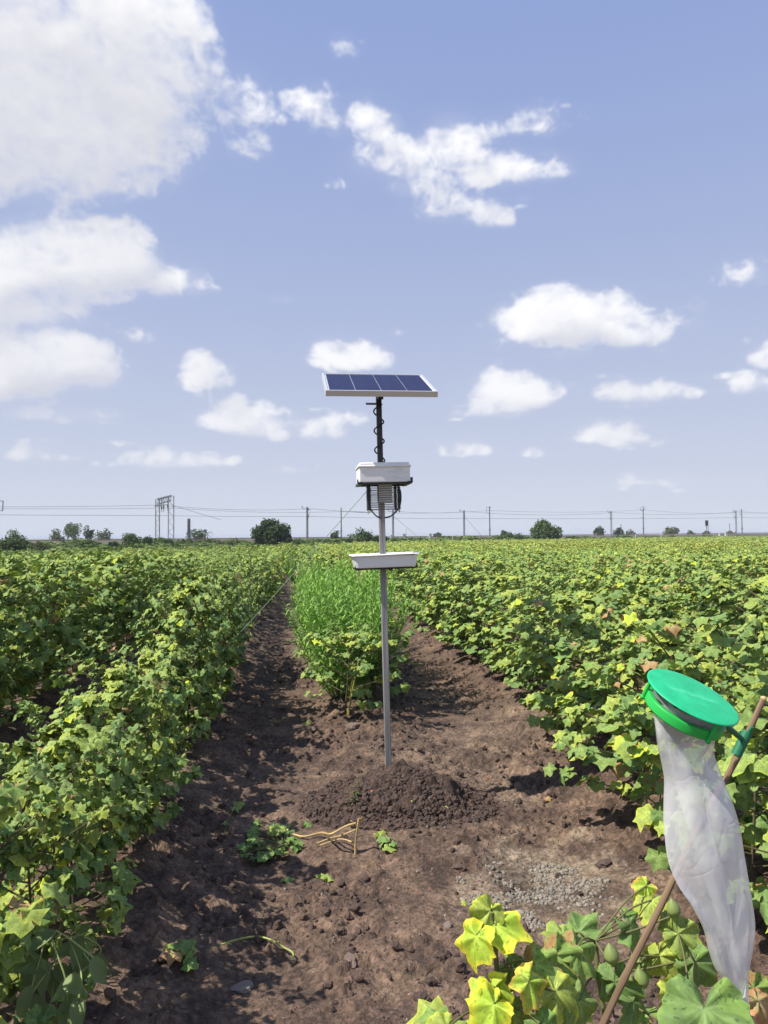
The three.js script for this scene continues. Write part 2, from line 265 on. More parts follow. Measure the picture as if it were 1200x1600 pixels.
// ---------------------------------------------------------------- leaves
const OUT = [[0, 1.0], [14, 0.83], [27, 0.70], [40, 0.84], [52, 0.92], [66, 0.78], [82, 0.66], [96, 0.69], [112, 0.76], [130, 0.66], [150, 0.56], [168, 0.40]];
function outline(deg) { const d = Math.abs(deg); if (d >= 180) return 0.12; for (let i = 0; i < OUT.length; i++) { const b = OUT[i + 1] ?? [180, 0.1]; if (d <= b[0]) { const a = OUT[i]; return lerp(a[1], b[1], (d - a[0]) / (b[0] - a[0])); } } return 0.1; }
const OUT3 = [[0, 1.0], [12, 0.84], [26, 0.66], [38, 0.70], [48, 0.78], [62, 0.68], [85, 0.57], [110, 0.54], [140, 0.50], [168, 0.34]];
function outline3(deg) { const d = Math.abs(deg); for (let i = 0; i < OUT3.length; i++) { const b = OUT3[i]; if (d <= b[0]) { const a = OUT3[Math.max(0, i - 1)]; return lerp(a[1], b[1], b[0] === a[0] ? 1 : (d - a[0]) / (b[0] - a[0])); } } return 0.3; }   // the three-lobed leaves close by
// one atlas: eight kinds of cotton leaf, each with veins, mottling and its own dry or yellow margins
const KINDS = [
  { base: [116, 137, 75], edge: [122, 148, 72], vein: [156, 180, 112], m: 0.0 }, { base: [101, 126, 71], edge: [112, 140, 70], vein: [142, 168, 106], m: 0.1 },
  { base: [129, 147, 75], edge: [148, 165, 70], vein: [168, 186, 112], m: 0.2 }, { base: [140, 154, 72], edge: [170, 178, 70], vein: [178, 194, 108], m: 0.3 },
  { base: [116, 141, 70], edge: [150, 122, 80], vein: [158, 178, 112], m: 0.15 }, { base: [150, 174, 58], edge: [204, 200, 62], vein: [184, 202, 100], m: 0.5 },
  { base: [146, 170, 62], edge: [198, 168, 72], vein: [184, 202, 106], m: 0.25 }, { base: [158, 142, 96], edge: [158, 116, 80], vein: [180, 166, 122], m: 0.6 }];
const atlas = tex(1024, 512, (u, v) => {
  const cx = Math.floor(u * 4), cy = Math.floor(v * 2), K = KINDS[cy * 4 + cx], x = (u * 4 - cx - 0.5) * 2.2, z = (v * 2 - cy - 0.42) * 2.2 ;
  const r = Math.hypot(x, z), deg = Math.atan2(x, z) * 180 / Math.PI, q = r / outline(deg), s = cy * 4 + cx;
  let vein = 0; for (const a of [0, 50, -50, 110, -110]) { const t = rad(a), al = x * Math.sin(t) + z * Math.cos(t), ac = Math.abs(x * Math.cos(t) - z * Math.sin(t)); if (al > 0) { vein = Math.max(vein, 1 - ac / (0.028 * (1.25 - al))); const side = Math.abs(((al * 7 - ac * 5) % 1 + 1) % 1 - 0.5); if (ac < 0.3 * (1.1 - al)) vein = Math.max(vein, (0.5 - side * 9) * 0.7); } }
  vein = clamp(vein, 0, 1);
  const n = fbm2(u * 60, v * 30, 4, s), n2 = fbm2(u * 22, v * 11, 3, s + 9), e = clamp(sstep(1.0 - K.m * 1.1 + (n2 - 0.5) * 0.9, 1.02, q) * (K.m > 0 ? 1 : 0), 0, 1), k = (0.95 + n * 0.30 - (fbm2(u * 120, v * 60, 2, s + 3) > 0.78 ? 0.25 : 0)) / 255;
  return [0, 1, 2].map(c => lerp(lerp(K.base[c], K.edge[c], e), K.vein[c], vein * 0.55 * (1 - e * .5)) * k);
}, true, false);
const leafMat = new THREE.MeshPhysicalMaterial({ map: atlas, vertexColors: true, roughness: 0.62, specularIntensity: 0.32, transmission: 0.22, thickness: 0, side: THREE.DoubleSide });
const bareLeafMat = new THREE.MeshPhysicalMaterial({ map: atlas, roughness: 0.62, specularIntensity: 0.32, transmission: 0.22, thickness: 0, side: THREE.DoubleSide });
const cellUV = (x, z, kind) => [((x / 2.2 + 0.5) + kind % 4) / 4, ((z / 2.2 + 0.42) + Math.floor(kind / 4)) / 2];
function leafGeo(kind, shape, lod = 0, seed = 1) {     // unit leaf: stalk end at the origin, tip along +z, upper side +y
  const r = rng(seed * 31 + shape * 7), angs = lod === 2 ? [-165, -110, -52, 0, 52, 110, 165] : lod === 1 ? [-168, -112, -82, -52, -27, 0, 27, 52, 82, 112, 168] : lod === -1 ? Array.from({ length: 41 }, (_, i) => -170 + i * 8.5) : [-168, -140, -112, -96, -82, -66, -52, -27, 0, 27, 52, 66, 82, 96, 112, 140, 168];
  const rings = lod >= 1 ? [1] : lod === -1 ? [0.25, 0.5, 0.75, 1] : [0.55, 1], droop = [0.25, 0.6, 1.0, 0.05][shape % 4], fold = [0.14, 0.26, 0.42, 0.2][shape % 4], wob = 0.08 + 0.07 * r(), ph = r() * 6, skew = (r() - 0.5) * 0.35;
  const pos = [0, 0, 0], uv = [...cellUV(0, 0, kind)], idx = [], P = (deg, q) => {
    const R0 = (lod === -1 ? outline3(deg) * (1 + 0.05 * Math.sin(deg * 0.31 + ph) * q) : outline(deg)) * q, t = rad(deg), x = Math.sin(t) * R0, z = Math.cos(t) * R0, Ru = outline(deg) * q;
    const lobe = Math.min(...[0, 52, 110].map(a => Math.abs(Math.abs(deg) - a))) / 28;
    let y = -droop * R0 * R0 * 0.6 + fold * Math.abs(x) - fold * 0.12 - 0.10 * q * lobe + wob * q * Math.sin(deg * 0.09 + ph) + skew * x * z;
    if (lod === -1) y += -0.28 * droop * R0 * R0 * R0 + 0.05 * q * q * Math.sin(deg * 0.17 + ph * 2) + 0.025 * Math.sin(deg * 0.36) * Math.sin(q * 9 + ph);
    pos.push(x * (1 - 0.2 * fold), y, z * (1 - 0.15 * droop * R0)); uv.push(...cellUV(Math.sin(t) * Ru, Math.cos(t) * Ru, kind));
  };
  for (const q of rings) for (const a of angs) P(a, q);
  const n = angs.length;
  for (let i = 0; i < n - 1; i++) idx.push(0, 1 + i, 2 + i);
  for (let k = 1; k < rings.length; k++) for (let i = 0; i < n - 1; i++) { const a = 1 + (k - 1) * n + i, b = a + n; idx.push(a, b, a + 1, a + 1, b, b + 1); }
  const g = new THREE.BufferGeometry(); g.setAttribute('position', new THREE.Float32BufferAttribute(pos, 3)); g.setAttribute('uv', new THREE.Float32BufferAttribute(uv, 2)); g.setIndex(idx); g.computeVertexNormals(); return g;
}
class Pile {                                    // gathers tinted copies of small shapes into one geometry
  constructor() { this.p = []; this.n = []; this.u = []; this.c = []; this.i = []; this.at = 0; }
  add(g, M, tint = [1, 1, 1]) {
    const p = g.attributes.position, n = g.attributes.normal, u = g.attributes.uv, N = new THREE.Matrix3().getNormalMatrix(M), v = V();
    for (let k = 0; k < p.count; k++) { v.fromBufferAttribute(p, k).applyMatrix4(M); this.p.push(v.x, v.y, v.z); v.fromBufferAttribute(n, k).applyMatrix3(N).normalize(); this.n.push(v.x, v.y, v.z); if (u) this.u.push(u.getX(k), u.getY(k)); else this.u.push(0, 0); this.c.push(...tint); }
    const ix = g.index; for (let k = 0; k < ix.count; k++) this.i.push(ix.getX(k) + this.at); this.at += p.count;
  }
  build() { const g = new THREE.BufferGeometry(); g.setAttribute('position', new THREE.Float32BufferAttribute(this.p, 3)); g.setAttribute('normal', new THREE.Float32BufferAttribute(this.n, 3)); g.setAttribute('uv', new THREE.Float32BufferAttribute(this.u, 2)); g.setAttribute('color', new THREE.Float32BufferAttribute(this.c, 3)); g.setIndex(this.i); return g; }
}
function frame(tip, normal) {                   // rotation that takes +z to the tip and +y near the normal
  const z = tip.clone().normalize(), x = V().crossVectors(normal, z).normalize(), y = V().crossVectors(z, x);
  return new THREE.Quaternion().setFromRotationMatrix(new THREE.Matrix4().makeBasis(x, y, z));
}
const pickKind = (r, yellow) => { const t = r(); return t < yellow ? [3, 3, 5, 6, 3][Math.floor(r() * 5)] : t < yellow + 0.10 ? 4 : t < yellow + 0.112 ? 7 : t < 0.42 ? 0 : t < 0.68 ? 1 : t < 0.9 ? 2 : 3; };
// where the leaves of one cotton plant sit: {p, q, s, kind, shape}, its branches and its bolls
function cottonPlan(seed, count, height, width, yellow = 0.1, big = 1) {
  const r = rng(seed), leaves = [], twigs = [], bolls = [], lean = V((r() - 0.5) * 0.12, 0, (r() - 0.5) * 0.12);
  twigs.push([V(0, -0.05, 0), V(lean.x, height * 0.9, lean.z), 0.009, 0.004]);
  const nB = 18, tips = [];
  for (let b = 0; b < nB; b++) {
    const t = 0.08 + 0.88 * (b + r() * 0.6) / nB, a = b * 2.4 + r(), len = width * (0.50 + 0.12 * t - 0.26 * Math.pow(t, 5) + 0.2 * (r() - 0.5));
    const base = V(lean.x * t, height * 0.88 * t, lean.z * t), end = base.clone().add(V(Math.cos(a) * len, len * (0.25 + 0.45 * t) - 0.02, Math.sin(a) * len));
    twigs.push([base, end, 0.0042, 0.002]); tips.push([base, end, t]);
    if (r() < 0.55) bolls.push(base.clone().lerp(end, 0.55 + 0.35 * r()).add(V(0, -0.012, 0)));
  }
  for (let k = 0; k < count; k++) {
    const [base, end, t] = tips[Math.floor(Math.pow(r(), 0.85) * tips.length) % tips.length], f = 0.25 + 0.8 * Math.pow(r(), 0.7), node = base.clone().lerp(end, Math.min(1, f));
    const out = V(node.x - lean.x * t, 0, node.z - lean.z * t).normalize(), a = (r() - 0.5) * 2.6; out.applyAxisAngle(V(0, 1, 0), a);
    const up = 0.3 + 0.7 * r() * t, pl = 0.03 + 0.075 * r(), p = node.clone().addScaledVector(out, pl * 0.8).add(V((r() - .5) * .03, pl * up + (r() - 0.35) * 0.03, (r() - .5) * .03));
    if (p.y < 0.06) p.y = 0.06 + 0.1 * r();
    const low = 1 - t, s = big * (0.036 + 0.026 * r()) * (0.75 + 0.5 * low);
    const tip = out.clone().add(V((r() - 0.5) * 0.5, -0.15 - 0.75 * r() * (0.4 + low), (r() - 0.5) * 0.5)), nrm = V(-0.34, 1, -0.02).add(V((r() - 0.5) * 1.0, 0, (r() - 0.5) * 1.0)).addScaledVector(out, 0.25 + 0.3 * low);
    leaves.push({ p, q: frame(tip, nrm), s, kind: pickKind(r, yellow), shape: Math.floor(r() * 4), node, v: r(), t });
  }
  // young leaves at the growing tip
  for (let k = 0; k < count * 0.16; k++) { const a = r() * 6.28, p = V(lean.x + Math.cos(a) * 0.06 * r(), height * (0.88 + 0.14 * r()), lean.z + Math.sin(a) * 0.06 * r()); leaves.push({ p, q: frame(V(Math.cos(a), -0.4 + r() * .5, Math.sin(a)), V(Math.cos(a) * 0.4, 1, Math.sin(a) * 0.4)), s: big * (0.028 + 0.024 * r()), kind: r() < 0.6 ? 2 : 3, shape: Math.floor(r() * 3), node: V(lean.x, height * 0.85, lean.z), v: r(), t: 1 }); }
  return { leaves, twigs, bolls };
}
const stemMat = mat(0.10, 0.085, 0.04, 0.8), bollMat = mat(0.19, 0.25, 0.07, 0.5), twigMat = mat(0.13, 0.13, 0.045, 0.8);
const bollGeo = (() => { const pts = [[0, -1], [0.5, -0.85], [0.82, -0.4], [0.85, 0], [0.66, 0.5], [0.34, 0.95], [0, 1.35]].map(a => new THREE.Vector2(...a)); return new THREE.LatheGeometry(pts, 8); })();
const LEAF = []; for (let k = 0; k < 8; k++) for (let s = 0; s < 4; s++) LEAF.push(leafGeo(k, s, 0, k + 1));
const LEAF1 = []; for (let k = 0; k < 8; k++) for (let s = 0; s < 4; s++) LEAF1.push(leafGeo(k, s, 1, k + 1));
const LEAF2 = []; for (let k = 0; k < 8; k++) for (let s = 0; s < 4; s++) LEAF2.push(leafGeo(k, s, 2, k + 1));
const stick = (plan, petioles) => { const g = plan.twigs.map(([a, b, r0, r1]) => taper(a, b, r0, r1, 5)); if (petioles) for (const l of plan.leaves) g.push(taper(l.node, l.p, 0.0013, 0.0011, 3)); return mergeGeometries(g); };
function leafyPlant(plan) {                      // a plant whose leaves are meshes of their own
  const o = new THREE.Group();
  mesh('stem', stick(plan, true), stemMat, o);
  for (const l of plan.leaves) { const m = mesh('leaf', LEAF[l.kind * 4 + l.shape], bareLeafMat, o); m.position.copy(l.p); m.quaternion.copy(l.q); m.scale.setScalar(l.s); }
  for (const b of plan.bolls) { const m = mesh('boll', bollGeo, bollMat, o); m.position.copy(b); m.scale.setScalar(0.014); m.rotation.set(b.x * 9, 0, b.z * 9); }
  return o;
}
function foliage(plan, set, grow = 1) {
  const pile = new Pile(), M = new THREE.Matrix4(), s = V();
  for (const l of plan.leaves) { const t = 0.86 + 0.28 * l.v; M.compose(l.p, l.q, s.setScalar(l.s * grow)); pile.add(set[l.kind * 4 + l.shape], M, [t, t, t * 0.98]); }
  return pile.build();
}
function bushyPlant(plan) {
  const o = new THREE.Group();
  mesh('stem', stick(plan, false), stemMat, o);
  tag(mesh('foliage', foliage(plan, LEAF1), leafMat, o), null, null, null, 'stuff');
  return o;
}
const NEAR_PLANS = [1, 2, 3, 4, 5].map(s => cottonPlan(s * 101, 230, 0.82 + (s % 3) * 0.05, 0.62, 0.035, 1.08));
const YELLOW_PLANS = [1, 2, 3].map(s => cottonPlan(s * 211, 225, 0.80 + (s % 3) * 0.04, 0.64, 0.09, 1.02));
const PROTO = NEAR_PLANS.map(leafyPlant), PROTO_Y = YELLOW_PLANS.map(leafyPlant), PROTO_MID = NEAR_PLANS.slice(0, 4).map(bushyPlant), PROTO_MID_Y = YELLOW_PLANS.map(bushyPlant);
{
  const R = rng(77), spots = [];
  for (const X of ROWS) {
    const isMid = Math.abs(X - 0.5) < 0.1;
    for (let z = -0.9; z > -fieldEnd(X);) {
      const d = -z, step = X === -0.8 && d < 9 ? 0.23 : X < -1 && X > -2.5 && d < 16 ? 0.25 : d < 22 ? 0.33 : d < 60 ? 0.6 : 1.0; z -= step * (0.75 + 0.5 * R());
      const f = FPX / d, px = 465 + X * f; if (px < -140 - 0.7 * f || px > 1340 + 0.7 * f) { R(); continue; }
      if (isMid && d < 13.5) continue;
      if (Math.abs(X + 0.8) < 0.01 && d < 1.5) continue;
      if (X > 1.5 && X < 2.5 && d < 2.0) continue;
      if (d < 1.45) continue;
      spots.push({ x: X + (R() - 0.5) * 0.12 - (X > 1.5 && X < 2.5 && d < 5 ? (d < 3.4 ? 0.26 : 0.1) : 0), z, d: Math.hypot(X, z), s: X === -0.8 ? 0.74 + 0.16 * R() + 0.36 * sstep(0.3, 0.7, noise2(z * 1.25, 3, 8)) : 0.88 + 0.24 * R(), a: R() * 6.28, X, row: ROWS.indexOf(X) });
    }
  }
  spots.sort((a, b) => a.d - b.d);
  const seen = {}, rest = [], NEAR = 54, ALL = 300, ord = ['first', 'second', 'third', 'fourth', 'fifth', 'sixth', 'seventh', 'eighth', 'ninth', 'tenth'];
  spots.forEach((p, i) => {
    if (i >= ALL) { rest.push(p); return; }
    const right = p.X > 0.6, yellow = right && R() < 0.45, protos = i < NEAR ? (yellow ? PROTO_Y : PROTO) : (yellow ? PROTO_MID_Y : PROTO_MID);
    const o = protos[Math.floor(R() * protos.length)].clone(); o.name = numbered('cotton_plant');
    o.position.set(p.x, ground(p.x, p.z) - 0.01, p.z); o.rotation.y = Math.round(R() * 3 - 1.5) * 0.5 + (R() - .5); o.scale.set(p.s * (p.X === -0.8 ? (p.d < 4.5 ? 0.80 : p.d < 8 ? 0.64 : 0.52) : p.X > 1.5 && p.X < 2.5 ? 1.12 : 1), p.s * (p.X === -0.8 ? (p.d < 4.5 ? 1.0 : 0.92) : p.X < -1 ? lerp(1.16, 1.0, sstep(8, 22, p.d)) : 1.02), p.s); if (p.X === -0.8) o.rotation.y = (R() < 0.5 ? Math.PI : 0) + (R() - .5) * .5; scene.add(o);
    const mid = Math.abs(p.X - 0.5) < 0.1, k = right ? Math.round((p.X - 1.98) / 1.3) : Math.round((-0.8 - p.X) / 1.3);
    const where = mid ? 'in the middle row behind the tall narrow leaved clump' : `in the ${ord[k] ?? 'outer'} row ${right ? 'right' : 'left'} of the path`;
    const nth = seen[p.row] = (seen[p.row] ?? 0) + 1, said = ['nearest', 'second', 'third', 'fourth', 'fifth', 'sixth', 'seventh', 'eighth', 'ninth', 'tenth', 'eleventh', 'twelfth', 'thirteenth', 'fourteenth', 'fifteenth', 'sixteenth', 'seventeenth', 'eighteenth', 'nineteenth', 'twentieth', 'twenty-first', 'twenty-second', 'twenty-third', 'twenty-fourth'][nth - 1];
    if (i < NEAR && said) tag(o, `${yellow ? 'yellowish' : 'green'} cotton plant, ${said} from the camera, ${where}`, 'cotton plant', 'cotton plants in the nearer rows');
    else tag(o, `${i < NEAR ? 'leafy' : 'bushy'} ${yellow ? 'yellowish green' : 'green'} cotton plant ${where}`, 'cotton plant', `${yellow ? 'yellowish' : 'green'} cotton plants ${where}${i < NEAR ? ', nearer ones' : ''}`);
  });
  const plans = [11, 12, 13, 14].map(s => cottonPlan(s * 37, 165, 0.76, 0.66, s % 2 ? 0.07 : 0.04, 1.0)), far = [21, 22, 23].map(s => cottonPlan(s * 37, 80, 0.68, 0.76, 0.07, 1.35));
  const gl = plans.map(p => foliage(p, LEAF1)), gf = far.map(p => foliage(p, LEAF2)), buckets = [...gl, ...gf].map(() => []);
  for (const p of rest) { const k = p.d < 34 ? Math.floor(R() * 4) : 4 + Math.floor(R() * 3); buckets[k].push([V(p.x, ground(p.x, p.z) - 0.02, p.z), p.d > 60 ? [p.s * 1.25, p.s, p.s * 1.5] : p.s, p.a, 0, 0, p]); }
  const g = thing('cotton_field'); tag(g, 'rows of green and yellowish cotton stretching away to the railway bank', null, null, 'stuff');
  buckets.forEach((l, k) => scatter('cotton_rows', g, [...gl, ...gf][k], leafMat, l, (c, t, i) => { const p = l[i][5], q = fbm2(p.x * 0.25, p.z * 0.25, 3, 6), w = clamp((q - 0.38) * 3, 0, 1) * (p.X > 0.6 ? 0.9 : 0.25), v = (p.X > 0.6 ? 1.05 : 0.9) + 0.3 * R(); c.setRGB(v * (1 + 0.26 * w), v * (1 + 0.04 * w), v * (1 - 0.1 * w)); }));
}

// ---------------------------------------------------------------- tall narrow-leaved clumps in the middle row
const bladeMat = new THREE.MeshPhysicalMaterial({ vertexColors: true, roughness: 0.6, specularIntensity: 0.5, transmission: 0.35, thickness: 0, side: THREE.DoubleSide });
const bladeGeo = (() => { const g = new THREE.BufferGeometry(); g.setAttribute('position', new THREE.Float32BufferAttribute([0, 0, 0, -0.068, 0.03, 0.4, 0.068, 0.03, 0.4, -0.05, -0.03, 0.75, 0.05, -0.03, 0.75, 0, -0.12, 1], 3)); g.setIndex([0, 1, 2, 1, 3, 2, 2, 3, 4, 3, 5, 4]); g.computeVertexNormals(); return g; })();
const shootMat = mat(0.10, 0.19, 0.04, 0.7);
function clumpPlant(seed, h) {
  const r = rng(seed), o = new THREE.Group(), pile = new Pile(), sticks = [], M = new THREE.Matrix4();
  for (let s = 0; s < 42; s++) {
    const a = r() * 6.28, sp = 0.08 + 0.42 * Math.sqrt(r()), H = h * (0.6 + 0.5 * r()) * (1 - sp * 0.35), b = V(Math.cos(a) * 0.08, 0, Math.sin(a) * 0.08), e = V(Math.cos(a) * sp, H, Math.sin(a) * sp), m = b.clone().lerp(e, 0.5).add(V(Math.cos(a) * 0.03, 0, Math.sin(a) * 0.03));
    sticks.push(taper(b, m, 0.004, 0.003, 4), taper(m, e, 0.003, 0.0015, 4));
    for (let k = 0; k < 64; k++) {
      const t = 0.06 + 0.96 * k / 64, p = t < 0.5 ? b.clone().lerp(m, t * 2) : m.clone().lerp(e, t * 2 - 1), ra = k * 2.4 + r(), dir = V(Math.cos(ra) + (r() - .5) * .6, 1.15 - 1.5 * r() + t * 0.5, Math.sin(ra) + (r() - .5) * .6), s0 = (0.058 + 0.045 * r()), v = 0.75 + 0.5 * r();
      M.compose(p, frame(dir, V(Math.cos(ra) * -0.4, 1, Math.sin(ra) * -0.4)), V(s0 * 1.15, s0, s0)); pile.add(bladeGeo, M, [0.235 * v, 0.42 * v, 0.06 * v]);
    }
  }
  mesh('shoots', mergeGeometries(sticks), shootMat, o); tag(mesh('foliage', pile.build(), bladeMat, o), null, null, null, 'stuff');
  return o;
}
{
  const protos = [clumpPlant(3, 0.93), clumpPlant(8, 0.98), clumpPlant(13, 0.88)], R = rng(9);
  let k = 0; for (let z = -6.5; z > -12.6; z -= 0.32, k++) {
    const o = protos[k % 3].clone(); o.name = numbered('narrow_leaved_plant'); o.position.set(0.42 + (R() - .5) * 0.2 + 0.06 * (k % 2), ground(0.4, z) - 0.02, z); o.rotation.y = R() * 6; o.scale.setScalar((0.92 + 0.26 * R()) * (k < 1 ? 0.95 : 1.12 - 0.24 * k / 19)); scene.add(o);
    tag(o, 'bright green narrow leaved plant in the tall clump behind the grey pole', 'plant', 'narrow leaved plants of the clump behind the pole');
  }
  const far = protos[1].clone(); far.name = numbered('narrow_leaved_plant'); far.position.set(-0.02, 0.03, -24.6); far.scale.set(1.6, 1.15, 1.3); scene.add(far); tag(far, 'bright green narrow leaved plant far off where the bare path ends', 'plant');
  // the yellow-stemmed cotton plant that stands before the clump
  const plan = cottonPlan(909, 170, 0.62, 0.56, 0.10), o = leafyPlant(plan); o.name = numbered('cotton_plant'); o.position.set(0.36, ground(0.36, -5.98), -5.98); scene.add(o);
  tag(o, 'yellowish cotton plant with pale bare lower stems in front of the bright green clump', 'cotton plant');
  mesh('bare_stem', mergeGeometries([taper(V(0.02, 0, 0.05), V(0.1, 0.42, 0.13), 0.008, 0.005), taper(V(0.03, 0, 0.06), V(0.05, 0.33, 0.2), 0.007, 0.004)]), mat(0.42, 0.36, 0.10, 0.7), o);
  const o2 = leafyPlant(cottonPlan(515, 150, 0.55, 0.5, 0.03)); o2.name = numbered('cotton_plant'); o2.position.set(0.66, ground(0.66, -6.4), -6.4); scene.add(o2); tag(o2, 'low dark green cotton plant at the pole side of the bright green clump', 'cotton plant');
}

// ---------------------------------------------------------------- the solar insect trap on its pole
{
  const t = thing('solar_insect_trap', 'solar panel, white box, wire grid and white tray on one grey pole', 'insect trap', POLE);
  t.rotation.set(0, 0, rad(1.15));
  const S = 4.3 / FPX, Y = py => (1203 - py) * S;           // local heights from the photograph's rows
  const galv = (() => { const n = tileNoise(8, 5, 3); return tex(256, 256, (u, v) => { const k = 0.56 + 0.4 * (n(u, v) - 0.5) + 0.15 * (n(v, u * 0.5 % 1) - .5); return [k, k * 0.985, k * 0.975]; }); })();
  const steel = new THREE.MeshStandardMaterial({ map: galv, color: 0xffffff, roughness: 0.5, metalness: 0.1 }), black = mat(0.014, 0.014, 0.016, 0.4), grime = (() => { const n = tileNoise(5, 5, 61), n2 = tileNoise(30, 2, 62); return tex(256, 256, (u, v) => { const st = sstep(0.56, 0.75, n(u, v)) * 0.045 + (n2(u, v) > 0.88 ? 0.07 : 0), k = 0.93 - st; return [k, k * 0.995 - st * 0.05, k * 0.975 - st * 0.12]; }); })(), white = new THREE.MeshStandardMaterial({ map: grime, roughness: 0.42 }), tubeBlack = mat(0.02, 0.017, 0.016, 0.5);
  mesh('pole', new RoundedBoxGeometry(0.034, Y(745) + 0.35, 0.034, 2, 0.003).translate(0, (Y(745) - 0.35) / 2, 0), steel, t);
  mesh('upper_pole', new RoundedBoxGeometry(0.031, Y(611) - Y(745), 0.031, 2, 0.003).translate(0, (Y(611) + Y(745)) / 2, 0), black, t);
  // panel, tilted towards the sunny side
  const panel = new THREE.Group(); panel.name = 'solar_panel'; t.add(panel); panel.position.set(-0.005, Y(606) + 0.035, -0.02); panel.rotation.set(rad(22), 0, rad(-0.9), 'YXZ');
  const W = 0.615, L = 0.535, alu = mat(0.72, 0.72, 0.72, 0.4, { metalness: 0.6 }), f = 0.013, hgt = 0.032;
  mesh('frame', mergeGeometries([box(W, hgt, f, 0, 0, L / 2 - f / 2), box(W, hgt, f, 0, 0, -L / 2 + f / 2), box(f, hgt - 0.001, L - 2 * f, W / 2 - f / 2, 0, 0), box(f, hgt - 0.001, L - 2 * f, -W / 2 + f / 2, 0, 0)]), alu, panel);
  mesh('backing_sheet', box(W - 2 * f, 0.005, L - 2 * f, 0, hgt / 2 - 0.008, 0), mat(0.5, 0.52, 0.56, 0.3), panel);
  const cellMap = (() => { const n = tileNoise(7, 2, 7); return tex(256, 128, (u, v) => { const bus = Math.min(Math.abs(v - 0.25), Math.abs(v - 0.75)) < 0.02 ? 0.35 : 0, g = Math.floor(n(u, v) * 9) / 9, fin = Math.abs((u * 40) % 1 - 0.5) < 0.12 ? 0.03 : 0; return [0.085 + g * 0.04 + bus * 0.6 + fin, 0.11 + g * 0.05 + bus * 0.6 + fin, 0.235 + g * 0.09 + bus * 0.5 + fin]; }); })();
  const cellMat = new THREE.MeshPhysicalMaterial({ map: cellMap, roughness: 0.5, specularIntensity: 0.35 }), cw = (W - 2 * f - 0.016) / 4, cl = (L - 2 * f - 0.012) / 9, cg = box(cw - 0.0034, 0.002, cl - 0.002);
  for (let i = 0; i < 4; i++) for (let j = 0; j < 9; j++) { const c = mesh('solar_cell', cg, cellMat, panel); c.position.set((i - 1.5) * cw, hgt / 2 - 0.0045, (j - 4) * cl); }
  mesh('junction_box', box(0.1, 0.02, 0.07, 0.05, -0.006, -0.08), black, panel);
  mesh('mounting_bracket', mergeGeometries([box(0.03, 0.05, 0.4, 0, -0.02, 0), box(0.085, 0.006, 0.03, -0.022, Y(627) - Y(606) - 0.035 + 0.005, 0.03)]), black, panel);
  // cable winding down the upper pole
  const cp = []; for (let k = 0; k <= 40; k++) { const q = k / 40, a = q * Math.PI * 6 + 1.0, rr = 0.022 + 0.011 * Math.pow(Math.sin(q * 9.4 + 1), 2); cp.push(V(Math.cos(a) * rr, lerp(Y(630), Y(722), q), Math.sin(a) * rr)); }
  mesh('cable', tube(cp, 0.0045, 160, 6), black, t);
  // white enclosure with its lid
  const bx = new THREE.Group(); bx.name = 'control_box'; t.add(bx); bx.position.set(0.006, 0, 0.055);
  const bw = 0.285, bd = 0.2;
  mesh('body', new RoundedBoxGeometry(bw, Y(730) - Y(756), bd, 3, 0.008).translate(0, (Y(730) + Y(756)) / 2, 0), white, bx);
  mesh('lid', mergeGeometries([new RoundedBoxGeometry(bw + 0.012, 0.012, bd + 0.012, 3, 0.005).translate(0, Y(731), 0), new RoundedBoxGeometry(bw - 0.004, 0.022, bd - 0.004, 3, 0.008).translate(0, Y(728), 0)]), white, bx);
  const sw = box(0.006, 0.014, 0.012); mesh('bracket', mergeGeometries([box(bw + 0.012, 0.012, 0.02, 0, Y(757), bd / 2 - 0.012), box(bw + 0.012, 0.012, 0.02, 0, Y(757), -bd / 2 + 0.012), box(0.02, 0.014, bd + 0.05, bw / 2 - 0.006, Y(757) + 0.001, 0.0), box(0.02, 0.014, bd + 0.02, -bw / 2 + 0.006, Y(757) + 0.001, 0), box(0.006, 0.026, 0.02, -bw / 2 - 0.007, Y(754), 0.08), box(0.012, 0.03, 0.02, bw / 2 + 0.012, Y(752), 0.06)]), black, bx);
  // wire grid
  const gr = new THREE.Group(); gr.name = 'wire_grid'; t.add(gr); gr.position.set(0.004, 0, 0.05);
  const hw = 0.083, wireMat = mat(0.07, 0.055, 0.05, 0.5), R = rng(3);
  for (const [x, z] of [[-hw, 0.06], [-hw + .004, -0.06], [hw, 0.06], [hw - .004, -0.06]]) { mesh('post', mergeGeometries([new THREE.CylinderGeometry(0.007, 0.007, Y(758) - Y(797), 8).translate(x, (Y(758) + Y(797)) / 2, z), ...Array.from({ length: 13 }, (_, k) => new THREE.CylinderGeometry(0.0105, 0.0105, 0.005, 8).translate(x, Y(760.5 + k * 2.9), z))]), tubeBlack, gr); mesh('post_tip', new THREE.CylinderGeometry(0.006, 0.005, 0.016, 8).translate(x, Y(799.5), z), mat(0.5, 0.46, 0.4, 0.5), gr); }
  mesh('inner_rod', mergeGeometries([box(0.006, Y(758) - Y(786), 0.006, -0.03, (Y(758) + Y(786)) / 2, 0.02), box(0.004, Y(758) - Y(786), 0.004, 0.035, (Y(758) + Y(786)) / 2, 0.02)]), tubeBlack, gr);
  for (let k = 0; k < 11; k++) { const y = Y(761 + k * 3.5), dy = (R() - .5) * 0.004; for (const z of [0.066, -0.066]) mesh('wire', taper(V(-hw, y + dy, z), V(hw, y - dy, z), 0.0019, 0.0019, 5), wireMat, gr); }
